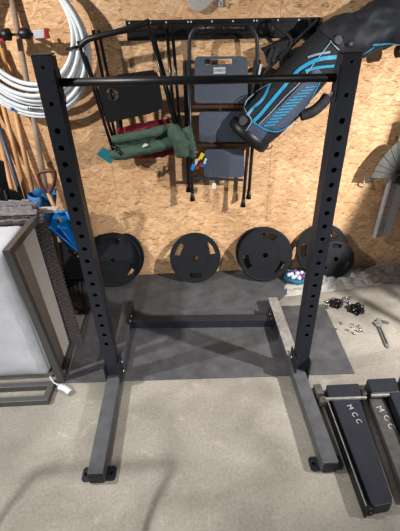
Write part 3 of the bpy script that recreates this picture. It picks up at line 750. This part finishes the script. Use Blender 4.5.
for k in range(7): 
    p = at(28.5 + 2.2 * k, 108.5 + 0.25 * k - 0.02 * k * k, 2.822); b.box(p, (0.010, 0.003, 0.012))
b.build('printed_marking', 'ink', hose)

# ---------------------------------------------------------------- clamp on the wall
cl = thing('bar_clamp', at(25, 36, 2.84), 'black and grey bar clamp with red ends mounted across the wall inside the hose coil', 'clamp')
b = MB(); b.bar(at(-6, 35, 2.84), at(40, 34, 2.84), 0.012, 0.014); b.build('bar', 'frame', cl, 0.002)
b = MB(); b.tube([at(-6, 35, 2.83), at(2, 34.5, 2.83), at(3, 34.5, 2.83), at(10, 34.5, 2.83), at(11, 34.5, 2.83)], [0.02, 0.022, 0.032, 0.034, 0.02], 12); b.build('grip', 'black', cl)
b = MB(); b.tube([at(19, 33.5, 2.83), at(21, 33.5, 2.83), at(28, 33.5, 2.83), at(31, 33.5, 2.83)], [0.02, 0.03, 0.032, 0.022], 12); b.build('grip', 'black', cl)
b = MB(); b.poly([at(33, 30.5, 2.82), at(44.5, 29, 2.82), at(45, 38, 2.82), at(33.5, 39, 2.82)], (0, 0.04, 0)); b.build('jaw', 'silver', cl, 0.004)
b = MB(); b.poly([at(43.5, 28, 2.815), at(48, 29, 2.815), at(46.5, 33, 2.815), at(48.5, 38.5, 2.815), at(44, 39.5, 2.815)], (0, 0.05, 0)); b.build('jaw_pad', 'red', cl, 0.003)
b = MB(); b.poly([at(-6, 38, 2.82), at(3, 38.5, 2.82), at(4, 42, 2.82), at(-6, 42, 2.82)], (0, 0.04, 0)); b.build('jaw_pad', 'red', cl, 0.003)
b = MB(); b.tube([at(28, 30, 2.85), at(28.5, 26, 2.86)], 0.008, 8); b.bar(at(24, 33, 2.86), at(27, 33, 2.995), 0.02, 0.02); b.build('bracket', 'frame', cl)

# ---------------------------------------------------------------- long tool handles leaning on the wall
def pole(pa, pb, Ya, Yb, r, m, nm, label, cat, head=None, hm='black', grp='long tool handles leaning at the left'):
    P, Q = at(*pa, Ya), at(*pb, Yb); d = (Q - P).normalized()
    top = P - d * min(0.5, (2.972 - P.y) / -d.y)
    k = (Q.z - 0.16) / -d.z; E = Q + d * k
    t = thing(nm, (E.x, E.y, 0), label, cat, grp)
    b = MB(); b.tube([top, E], r, 12); b.build('shaft', m, t)
    x = V((1, 0, 0)); b = MB()
    if head == 'rake':
        b.bar(E + V((-0.16, 0, 0)), E + V((0.16, 0, 0)), 0.025, 0.02)
        for i in range(9): b.tube([E + V((-0.15 + 0.0375 * i, 0, 0)), E + V((-0.15 + 0.0375 * i, -0.03, -0.157))], [0.006, 0.004], 6)
    else:
        w = 0.09 if head == 'spade' else 0.06
        b.poly([E + V((-0.02, 0, 0.10)), E + V((-w, 0, 0.05)), E + V((-w, 0, -0.11)), E + V((0, 0, -0.158)), E + V((w, 0, -0.11)), E + V((w, 0, 0.05)), E + V((0.02, 0, 0.10))], (0, -0.012, 0))
        b.tube([E - d * 0.16, E], r * 1.25, 12)
    b.build('head', hm, t, 0.003)
pole((0, 130), (22.5, 200), 2.93, 2.84, 0.0155, 'slate', 'garden_tool', 'tool with a slate blue shaft leaning on the wall behind the sofa', 'garden tool', 'spade')
pole((0, 141), (12, 190), 2.95, 2.87, 0.017, 'wood', 'garden_tool', 'tool with a tan wooden shaft left of the slate blue one', 'garden tool', 'spade')
pole((-2, 86), (27, 198), 2.95, 2.86, 0.0165, 'wood', 'garden_tool', 'tool with a tan wooden shaft just right of the slate blue one', 'garden tool', 'rake')
pole((5, 65), (34, 198), 2.955, 2.80, 0.017, 'wood', 'garden_tool', 'tool with a tan wooden shaft next to the grey weathered one', 'garden tool', 'hoe')
pole((13, 5), (47.5, 196), 2.965, 2.82, 0.0185, 'greywood', 'garden_tool', 'tool with the tall weathered grey wooden shaft passing behind the hose coil', 'garden tool', 'rake')
# black shovel blade standing up
sv = thing('snow_shovel', fl(20, 300), 'black plastic shovel head standing upright among the wooden handles', 'shovel')
P = at(12, 196, 2.74)
b = MB(); pr = [(-7, 193), (-3, 190), (6, 189), (14, 191), (22, 197), (25, 213), (-8, 213)]
b.poly([at(x, y, 2.74) for x, y in pr], (0, 0.02, 0)); b.build('blade', 'black', sv, 0.004)
b = MB(); b.poly([at(-3, 160, 2.72), at(3, 162, 2.72), at(6, 180, 2.73), at(9, 192, 2.74), at(2, 192, 2.74), at(-3, 185, 2.73)], (0, 0.02, 0))
b.tube([at(5, 190, 2.75), at(14, 235, 2.66)], 0.014, 10); q = at(14, 235, 2.66); b.tube([q, (q.x + 0.03, 2.52, 0.0)], 0.014, 10); b.build('handle', 'black', sv, 0.003)

# blue scoop shovel with a D grip
bs = thing('scoop_shovel', fl(80, 290), 'blue plastic scoop shovel with a brown D grip leaning behind the left upright', 'shovel')
by = 2.50
b = MB(); pr = [(49, 226), (55, 212), (66, 211), (72, 216), (83, 243), (80, 253), (66, 247)]
b.poly([at(x, y, by) for x, y in pr], (0, 0.012, 0)); bl = b.build('blade', 'blue', bs, 0.004)
b = MB()
for (x0, y0, x1, y1) in ((49, 227, 80, 253), (57, 213, 66, 211), (66, 211, 84, 246), (58, 226, 74, 246)): b.tube([at(x0, y0, by - 0.008), at(x1, y1, by - 0.008)], 0.010, 8)
b.build('ribs', 'blue', bl)
b = MB(); b.tube([at(48, 193, 2.57), at(61, 222, by)], 0.014, 10); b.build('shaft', 'wood', bs)
b = MB(); b.tube(smooth_path([at(48, 195, 2.57), at(42, 186, 2.57), at(38.5, 177, 2.57), at(39, 173, 2.57), at(46, 171, 2.57), at(53, 171, 2.57), at(55, 174, 2.57), at(54, 184, 2.57), at(49, 195, 2.57)], 6), 0.012, 10); b.build('grip', 'handle', bs)
# blue tote bag
bt = thing('tote_bag', fl(52, 300), 'blue woven tote bag bunched up behind the wicker sofa', 'bag')
b = MB()
def bagf(u, v):
    a = 2 * math.pi * u; p = at(45, 202, 2.66); w = 0.085 * (0.75 + 0.4 * v); 
    return V((p.x - 0.30 * (1 - v) + w * math.cos(a) + 0.012 * math.sin(5 * a + v * 4), p.y + 0.07 * math.sin(a), 0.0 + v * (p.z + 0.075) + 0.012 * math.sin(a * 4) * v))
b.grid(bagf, 40, 14); b.build('bag_body', 'bluebag', bt, solid=0.004)
b = MB()
for x in (40, 50):
    p = at(x, 196, 2.59); b.tube(smooth_path([p, p + V((0.012, -0.012, -0.03)), p + V((0.025, -0.01, -0.11))]), 0.009, 8)
b.build('strap', 'ink', bt)

# ---------------------------------------------------------------- wicker sofa standing on end, with its cushion
sofa = thing('patio_sofa', (-1.3, 2.1, 0), 'grey brown wicker patio sofa tipped on its end at the left edge', 'sofa')
SX = -0.885
def wx(z): return -0.812 - 0.073 * z
def wy(z): return 2.11 + 0.09 * z
b = MB(); b.poly([(wx(0), wy(0), 0.0), (wx(0) - 0.09, wy(0) + 0.14, 0.0), (wx(1) - 0.09, wy(1) + 0.14, 1.0), (wx(1), wy(1), 1.0)], (-0.95, 0, 0)); b.build('wicker_body', 'wickdark', sofa, 0.01)
nz = 72
b = MB(); sd = V((-0.09, 0.14, 0)).normalized(); sa = math.atan2(-0.09, -0.14)
for i in range(nz):
    z = 0.015 + i * 0.985 / nz
    for j in range(7):
        o = 0.004 if (i + j) % 2 else 0.0
        p = V((wx(z), wy(z), z)) + sd * (0.012 + 0.0225 * j) + V((0.84, 0.54, 0)) * (0.002 + o)
        b.box(p, (0.008, 0.025, 0.0115), M.Rotation(math.atan2(0.09, 0.14) + (0.1 if (i + j) % 2 else -0.1), 3, 'Z'))
b.build('woven_side', 'wickdark', sofa, 0.002, 1)
b = MB()
for i in range(nz):
    z = 0.015 + i * 0.985 / nz
    for j in range(8):
        o = 0.005 if (i + j) % 2 else 0.001
        b.box((wx(z) - 0.012 - j * 0.0235, wy(z) - o, z), (0.027, 0.008, 0.0115), M.Rotation(0.1 if (i + j) % 2 else -0.1, 3, 'Z'))
b.build('woven_front', 'wickdark', sofa, 0.002, 1)
b = MB()
for i in range(5):
    a = R(-10 + i * 47)
    for j in range(28):
        x = SX - 0.012 - j * 0.042 - (0.02 if i % 2 else 0); up_ = 0.006 if (i + j) % 2 else 0
        y = 2.285 - math.cos(a) * (0.095 + up_); z = 0.972 + math.sin(a) * (0.062 + up_)
        b.box((x - 0.02 - 0.55 * (y - 2.19), y, z), (0.054, 0.016, 0.036), M.Rotation(-(a - R(0)), 3, 'X') @ M.Rotation(0.12, 3, 'Z'))
b.tube([(SX - 0.075, 2.285, 0.985), (SX - 1.2, 2.285, 0.985)], 0.055, 14)
b.bx(SX - 1.2, SX - 0.11, 2.20, 2.34, 0.93, 1.0)
b.build('woven_rim', 'wicker', sofa, 0.005, 2)
# looped side frame
def loopframe(pts, w, h, nm, par, m='alu'):
    P = [V(p) for p in pts]; nrm = (P[1] - P[0]).cross(P[3] - P[0]).normalized(); b = MB(); rings = []
    for i in range(4):
        d0 = (P[i] - P[i - 1]).normalized(); d1 = (P[(i + 1) % 4] - P[i]).normalized()
        mi = (d1 - d0) * (w / 2); n_ = nrm * (h / 2)
        rings.append([b.b.verts.new(P[i] + q) for q in (mi + n_, mi - n_, -mi - n_, -mi + n_)])
    for i in range(4):
        a, c = rings[i], rings[(i + 1) % 4]
        for k in range(4): b.b.faces.new((a[k], a[(k + 1) % 4], c[(k + 1) % 4], c[k]))
    return b.build(nm, m, par, 0.003)
loopframe([(-0.885, 1.795, 0.022), (-0.945, 1.79, 0.985), (-0.932, 2.26, 0.975), (-0.90, 2.20, 0.022)], 0.038, 0.042, 'side_frame', sofa)
loopframe([(-0.935, 1.632, 0.022), (-0.932, 1.745, 0.022), (-1.75, 1.745, 0.022), (-1.75, 1.632, 0.022)], 0.038, 0.042, 'leg_frame', sofa)
b = MB(); b.poly([(-0.905, 1.84, 0.03), (-0.905, 2.11, 0.03), (-0.952, 2.18, 0.955), (-0.952, 1.84, 0.955)], (-0.006, 0, 0)); b.build('shaded_cushion_side', 'palegrey', sofa)  # stands in for the cushion's side, its shade given as beige
b = MB(); P = at(40, 210, 2.36); b.bar(P - V((0.05, 0, 0)), at(58, 209.5, 2.36), 0.05, 0.025); b.build('back_rail', 'palegrey', sofa, 0.003)
# cushion
cu = thing('seat_cushion', (-1.45, 1.98, 0.05), 'large white seat cushion held inside the tipped sofa frame', 'cushion')
b = MB(); bmesh.ops.create_cube(b.b, size=1, matrix=M.Translation((-1.455, 1.985, 0.500)) @ M.Diagonal((1.0, 0.36, 0.93, 1)))
bmesh.ops.subdivide_edges(b.b, edges=b.b.edges[:], cuts=18, use_grid_fill=True)
for v in b.b.verts:
    u = (v.co.x + 1.455) / 0.5; s = (v.co.y - 1.985) / 0.18; t = (v.co.z - 0.500) / 0.465
    puff = max(0.0, 1 - u * u) * max(0.0, 1 - t * t)
    edge = max(abs(u), abs(t))
    v.co.y = 1.985 + (v.co.y - 1.985) * (0.92 + 0.16 * puff ** 0.4)
    k = 1 - 0.03 * (s * s)
    v.co.x = -1.455 + (v.co.x + 1.455 + 0.05 * t * 0.0) * (1 - 0.02 * s * s); v.co.z = 0.500 + (v.co.z - 0.500) * (1 - 0.015 * s * s); v.co.x -= 0.03 * (t + 1) / 2
    wr = 0.010 * edge ** 4
    v.co.y += wr * noise.noise(V((v.co.x * 26, 3.3, v.co.z * 26))) + 0.004 * noise.noise(v.co * 9)
for f in b.b.faces: f.smooth = True
co = b.build('cover', 'white', cu)
k = co.modifiers.new('s', 'SUBSURF'); k.levels = 1; k.render_levels = 1
b = MB()
P = fl(55, 380, 0.05); Q = fl(61, 386, 0.03); T = fl(70, 392, 0.02)
b.tube(smooth_path([(-0.955, 1.80, 0.05), (-0.925, 1.758, 0.048), (-0.90, 1.738, 0.05), Q]), [0.005] * 24 + [0.012], 8)
b.tube(smooth_path([Q + V((-0.012, 0, 0.0)), Q.lerp(T, 0.5) + V((0, 0, 0.006)), T]), [0.013] + [0.022] * 15 + [0.026], 10)
for v in b.b.verts: v.co.z = max(0.006, v.co.z * 0.85 + 0.004 * noise.noise(v.co * 60))
b.build('tie_strap', 'white', cu)

# black steel bracket on the floor behind the sofa
bk = thing('steel_bracket', fl(84, 312), 'small black steel bracket standing behind the left upright', 'bracket')
P = fl(86, 312); b = MB(); b.bar(P, P + V((0.0, 0.02, 0.17)), 0.03, 0.02); b.bar(P + V((0, 0, 0.02)), P + V((-0.16, 0.03, 0.10)), 0.03, 0.015); b.bx(P.x - 0.05, P.x + 0.03, P.y - 0.04, P.y + 0.04, MZ, MZ + 0.008)
b.build('bent_bar', 'black', bk, 0.002)

# ---------------------------------------------------------------- spotter arms
def spotter(pts_face, block, label, txt, tmat, hz=0.078, mface='arm'):
    pass
s1 = thing('spotter_arm', (0.8, 1.25, 0), 'navy black steel spotter arm with white lettering lying nearest the rack foot', 'spotter arm', 'spotter arms on the floor')
b = MB(); b.poly([(0.768, 1.49, 0.004), (0.930, 1.49, 0.004), (0.872, 0.93, 0.004), (0.860, 0.905, 0.004), (0.775, 0.895, 0.004), (0.766, 0.915, 0.004)], (0, 0, 0.074)); a1 = b.build('arm_body', 'arm', s1, 0.005)
b = MB(); b.poly([(0.738, 1.505, 0.004), (0.751, 1.505, 0.004), (0.748, 0.885, 0.004), (0.735, 0.885, 0.004)], (0, 0, 0.072)); st_ = b.build('liner_strip', 'black', s1, 0.001)
b = MB(); b.poly([(0.738, 1.49, 0.0765), (0.743, 1.49, 0.0765), (0.740, 0.90, 0.0765), (0.735, 0.90, 0.0765)], (0, 0, 0.003)); b.build('pale_edge', 'rim', st_)  # narrow pale line along the strip's upper edge
b = MB(); b.poly([(0.748, 1.485, 0.0), (0.940, 1.485, 0.0), (0.955, 1.58, 0.0), (0.762, 1.58, 0.0)], (0, 0, 0.095)); b.build('bracket', 'arm', s1, 0.004)
b = MB(); b.bar((0.724, 1.484, 0.088), (0.965, 1.480, 0.088), 0.014, 0.018); b.build('bracket_lip', 'rim', s1, 0.003)
kn = MB(); kn.bx(0.69, 0.735, 1.53, 1.60, 0.0, 0.085); kn.tube([(0.722, 1.515, 0.055), (0.722, 1.475, 0.055)], 0.03, 8); kn.tube([(0.675, 1.57, 0.05), (0.70, 1.57, 0.05)], 0.022, 10); kn.build('pin_bracket', 'dusty', s1, 0.004)
b = MB(); b.cyl((0.758, 0.935, 0.035), (0.758, 0.89, 0.035), 0.028, 14); b.cyl((0.758, 0.925, 0.035), (0.758, 0.88, 0.035), 0.012, 10); b.build('end_roller', 'black', s1, 0.003)
b = MB(); b.tube([(0.955, 1.53, 0.05), (0.996, 1.53, 0.05)], 0.032, 14); b.build('locating_pin', 'ink', s1, 0.004)
def letters(par, pts, z, size, rot, m, sx=1):
    for ch_, (x, y) in zip('MCC', pts):
        text_mesh('letter', ch_, size, M.Translation((x, y, z)) @ M.Rotation(rot, 4, 'Z') @ M.Diagonal((sx, 1, 1, 1)), m, par)
letters(a1, [(0.853, 1.430), (0.860, 1.380), (0.866, 1.336)], 0.0785, 0.042, R(-76), 'letter')
s2 = thing('spotter_arm', (1.1, 1.25, 0), 'scuffed grey steel spotter arm with white lettering lying at the right edge', 'spotter arm', 'spotter arms on the floor')
b = MB(); b.poly([(0.995, 1.50, 0.004), (1.085, 1.50, 0.004), (1.035, 0.93, 0.004), (0.945, 0.93, 0.004)], (0, 0, 0.05)); 
bm_ = b; a2 = bm_.build('arm_body', 'armgrey', s2, 0.004)
b = MB(); b.poly([(1.103, 1.50, 0.004), (1.23, 1.50, 0.004), (1.17, 0.93, 0.004), (1.043, 0.93, 0.004)], (0, 0, 0.10)); b.build('side_plate', 'arm', s2, 0.004)
b = MB(); b.poly([(1.0, 1.495, 0.0), (1.165, 1.495, 0.0), (1.185, 1.60, 0.0), (1.012, 1.60, 0.0)], (0, 0, 0.105)); b.build('bracket', 'arm', s2, 0.004)
b = MB(); b.bar((0.995, 1.492, 0.09), (1.18, 1.488, 0.09), 0.016, 0.02); b.build('bracket_lip', 'rim', s2, 0.003)
b = MB(); b.poly([(1.21, 1.54, 0.0), (1.33, 1.54, 0.0), (1.33, 1.61, 0.0), (1.215, 1.61, 0.0)], (0, 0, 0.11)); b.build('pin_bracket', 'arm', s2, 0.004)
letters(a2, [(1.028, 1.425), (1.040, 1.365), (1.040, 1.312)], 0.0545, 0.05, R(-74), 'letter')

# ---------------------------------------------------------------- clutter on the right floor
def crumple(x0, x1, y0, y1, hz, nm, m, label, cat, seed, edge, fr=1.0):
    sd = V((seed, seed * 2.3, 0)); b = MB()
    def fn(u, v):
        x = x0 + (x1 - x0) * u; y = y0 + (y1 - y0) * v
        x, y = edge(u, v, x, y)
        q = V((x, y, 0)) * 9 + sd
        h = abs(noise.noise(q * fr)) * 1.2 + abs(noise.noise(q * 2.3 * fr)) * 0.5 + abs(noise.noise(q * 5 * fr)) * 0.15
        e = min(1, 5 * min(u, 1 - u)) * min(1, 5 * min(v, 1 - v))
        return V((x + 0.02 * noise.noise(q * 1.7), min(2.985, y + 0.02 * noise.noise(q * 1.9)), 0.004 + hz * h * (0.15 + 0.85 * e) * (0.35 + v)))
    b.grid(fn, 60, 36, smooth=False)
    o = b.build(nm, m, solid=0.001); return tag(o, label, cat)
crumple(0.82, 1.60, 2.62, 2.88, 0.05, 'plastic_sheet', 'film', 'crumpled clear plastic sheet lying in front of the small weight plate', 'plastic sheet', 1.7,
        lambda u, v, x, y: (x - 0.14 * (1 - v) * (1 - u), y + 0.06 * u - 0.06 * (1 - u)))
crumple(1.50, 2.25, 2.70, 2.96, 0.10, 'grey_tarp', 'tarp', 'crumpled grey tarp against the wall at the right edge', 'tarp', 5.1, lambda u, v, x, y: (x, y - 0.05 * u), 0.4)

def lump(px, py, r, nm, m, label, cat, seed):
    p = fl(px, py, 0.02); b = MB()
    bmesh.ops.create_icosphere(b.b, subdivisions=4, radius=r, matrix=M.Translation((p.x, p.y, r * 0.55)))
    for v in b.b.verts:
        d = (v.co - V((p.x, p.y, r * 0.55))); n_ = d.normalized(); h = noise.noise(n_ * 2.2 + V((seed, 0, 0))) * 0.45 + abs(noise.noise(n_ * 5 + V((seed, 3, 0)))) * 0.4
        v.co = V((p.x, p.y, r * 0.55)) + d * (1 + h); v.co.z = max(0.001, v.co.z * 0.8)
    return tag(b.build(nm, m), label, cat)
MT['poly'] = mat('glossy_black_polythene', (18, 18, 20), 0.25, 0, 0.2)
lump(336.5, 303.5, 0.04, 'hardware_bag', 'poly', 'left crumpled black bag of hardware on the concrete', 'bag', 1.0)
lump(357, 309, 0.047, 'hardware_bag', 'poly', 'right crumpled black bag of hardware, bigger than its neighbour', 'bag', 6.0)
# loose hardware: washers beside the bags, bolts in front
b = MB()
def boltmesh():
    b = MB(); b.cyl((0, 0, 0.009), (0.008, 0, 0.009), 0.009, 6); b.cyl((0.008, 0, 0.009), (0.034, 0, 0.007), 0.0045, 8); return b.build('bolt', 'bolt', local=True)
b0 = boltmesh(); n_ = 0
for (x, y, g) in ((326, 303, 0), (329, 306, 0), (327, 309, 0), (331, 301, 0), (345, 299, 0), (347, 302, 0), (349, 300, 0), (344, 303, 0), (350, 304, 0),
                  (346, 330, 1), (351, 328, 1), (354, 325, 1), (359, 326, 1), (360, 331, 1), (352, 333, 1), (356, 331, 1), (342, 325, 1), (361, 329, 1), (337, 330, 1)):
    o = b0 if n_ == 0 else b0.copy()
    if n_: C.objects.link(o)
    n_ += 1
    p = fl(x, y); o.location = (p.x, p.y, MZ + 0.001 if (p.x < 1.02 and p.y < 2.45) else 0.0); o.rotation_euler = (0, 0, random.uniform(0, 6.28))
    s = 1.35 if g == 0 else 0.8; o.scale = (s, s, s)
    tag(o, 'silver bolt lying against the black hardware bags' if g == 0 else 'tiny bolt scattered on the concrete between the hardware bags and the mat', 'bolt', 'silver bolts by the hardware bags' if g == 0 else 'tiny bolts scattered on the concrete')
# wrench
wr = thing('adjustable_wrench', fl(380, 335), 'steel adjustable wrench lying on the concrete at the right', 'wrench')
P, Q = fl(377, 323), fl(388, 349); d = (Q - P).normalized(); s = V((d.y, -d.x, 0))
def wp(a, c): q = P + d * a + s * c; return (q.x, q.y, 0.003)
L = (Q - P).length
b = MB(); b.poly([wp(0.03, -0.009), wp(0.06, -0.011), wp(L - 0.04, -0.013), wp(L - 0.01, -0.012), wp(L, 0), wp(L - 0.01, 0.012), wp(L - 0.04, 0.013), wp(0.06, 0.011), wp(0.03, 0.009)], (0, 0, 0.013)); hb = b.build('handle', 'wrench', wr, 0.003)
b = MB(); b.poly([V(wp(0.06, -0.004)) + V((0,0,0.0135)), V(wp(L - 0.035, -0.005)) + V((0,0,0.0135)), V(wp(L - 0.035, 0.005)) + V((0,0,0.0135)), V(wp(0.06, 0.004)) + V((0,0,0.0135))], (0, 0, 0.001)); b.build('handle_recess', 'frame', hb)
b = MB(); b.poly([wp(0.05, -0.02), wp(0.0, -0.03), wp(-0.035, -0.022), wp(-0.045, -0.032), wp(-0.02, 0.0), wp(-0.005, 0.006), wp(0.012, 0.03), wp(0.05, 0.018)], (0, 0, 0.016)); b.build('fixed_jaw', 'rim', wr, 0.002)
b = MB(); b.poly([wp(0.004, -0.036), wp(0.014, -0.075), wp(0.006, -0.085), wp(-0.012, -0.055), wp(-0.02, -0.03)], (0, 0, 0.014)); b.build('moving_jaw', 'bolt', wr, 0.002)
b = MB(); q1 = V(wp(0.03, 0.004)); b.cyl(q1 + V((0, 0, 0.012)), q1 + d * 0.016 + V((0, 0, 0.012)), 0.008, 12); b.build('thumb_screw', 'bolt', wr)
# unseen hand truck, added below the view to throw the rounded handle shadow
ht = thing('shadow_hand_truck', (-0.65, 0.62, 0), 'unseen tubular hand truck added in front of the rack for its handle shadow', 'hand truck')
b = MB(); b.tube(smooth_path([(-0.955, 0.61, 0.08), (-0.95, 0.57, 0.3), (-0.935, 0.529, 0.5), (-0.875, 0.36, 0.80), (-0.845, 0.27, 0.95), (-0.80, 0.238, 1.0), (-0.70, 0.238, 1.0), (-0.52, 0.238, 1.0), (-0.42, 0.238, 1.0), (-0.388, 0.27, 0.95), (-0.375, 0.38, 0.78), (-0.358, 0.529, 0.5), (-0.352, 0.57, 0.3), (-0.35, 0.61, 0.08)], 8), 0.013, 10)
b.build('handle_frame', 'handle', ht)
for x in (-0.99, -0.315):
    b = MB(); b.cyl((x - 0.02, 0.56, 0.09), (x + 0.02, 0.56, 0.09), 0.09, 24); b.build('wheel', 'black', ht, 0.01)
b = MB(); b.cyl((-0.98, 0.56, 0.09), (-0.32, 0.56, 0.09), 0.01, 10); b.build('axle', 'bolt', ht)
b = MB(); b.bx(-0.94, -0.36, 0.60, 0.70, 0.002, 0.008); b.build('toe_plate', 'frame', ht)
# unseen board on posts, added to shade the wall and streak the floor
bd = thing('shadow_board_stand', (2.3, 1.55, 0), 'unseen board on thin posts, added right of the view to shade the lower right wall', 'stand')
b = MB(); b.poly([(2.190, 1.6, 1.93), (2.105, 1.6, 1.586), (2.04, 1.6, 1.34), (2.7, 1.6, 1.34), (2.7, 1.6, 2.0)], (0, 0.015, 0)); b.build('board', 'wood', bd)
for x, y in ((2.03, 1.48), (2.185, 1.46), (2.66, 1.52)):
    b = MB(); b.tube([(x, y, 0), (x, y, 1.36)], 0.014, 10); b.build('post', 'greywood', bd)
b = MB(); b.bx(2.0, 2.7, 1.45, 1.62, 1.325, 1.34); b.build('ledge', 'greywood', bd)
# ---------------------------------------------------------------- light
world = bpy.data.worlds.new('world'); bpy.context.scene.world = world; world.use_nodes = True
wb = world.node_tree.nodes['Background']; wb.inputs['Color'].default_value = (0.80, 0.88, 1.0, 1); wb.inputs['Strength'].default_value = 0.2
def lamp(nm, loc, power, rad, col):
    l = bpy.data.lights.new(nm, 'POINT'); l.energy = power; l.shadow_soft_size = rad; l.color = col
    o = bpy.data.objects.new(nm, l); C.objects.link(o); o.location = loc; return o
lamp('ceiling_lamp', (-2.5, 1.15, 2.9), 380, 0.04, (1.0, 0.97, 0.94))
def spot(nm, loc, to, power, rad, ang):
    l = bpy.data.lights.new(nm, 'SPOT'); l.energy = power; l.shadow_soft_size = rad; l.spot_size = R(ang); l.spot_blend = 1.0; l.color = (1.0, 0.97, 0.94)
    o = bpy.data.objects.new(nm, l); C.objects.link(o); o.location = loc
    o.rotation_euler = (V(to) - V(loc)).to_track_quat('-Z', 'Y').to_euler()
spot('clamp_lamp', (2.6, 0.65, 2.25), (1.3, 2.5, 0.4), 740, 0.04, 84)
spot('handle_shadow_spot', (-0.8, -1.3, 2.6), (-0.45, 1.15, 0), 430, 0.05, 50)  # spot added behind the camera to throw the handle shadow
sc = bpy.context.scene
sc.view_settings.view_transform = 'Standard'; sc.view_settings.look = 'None'; sc.view_settings.exposure = 0.1; sc.view_settings.gamma = 0.88
for o in list(bpy.data.objects):
    if 'base' in o: del o['base']
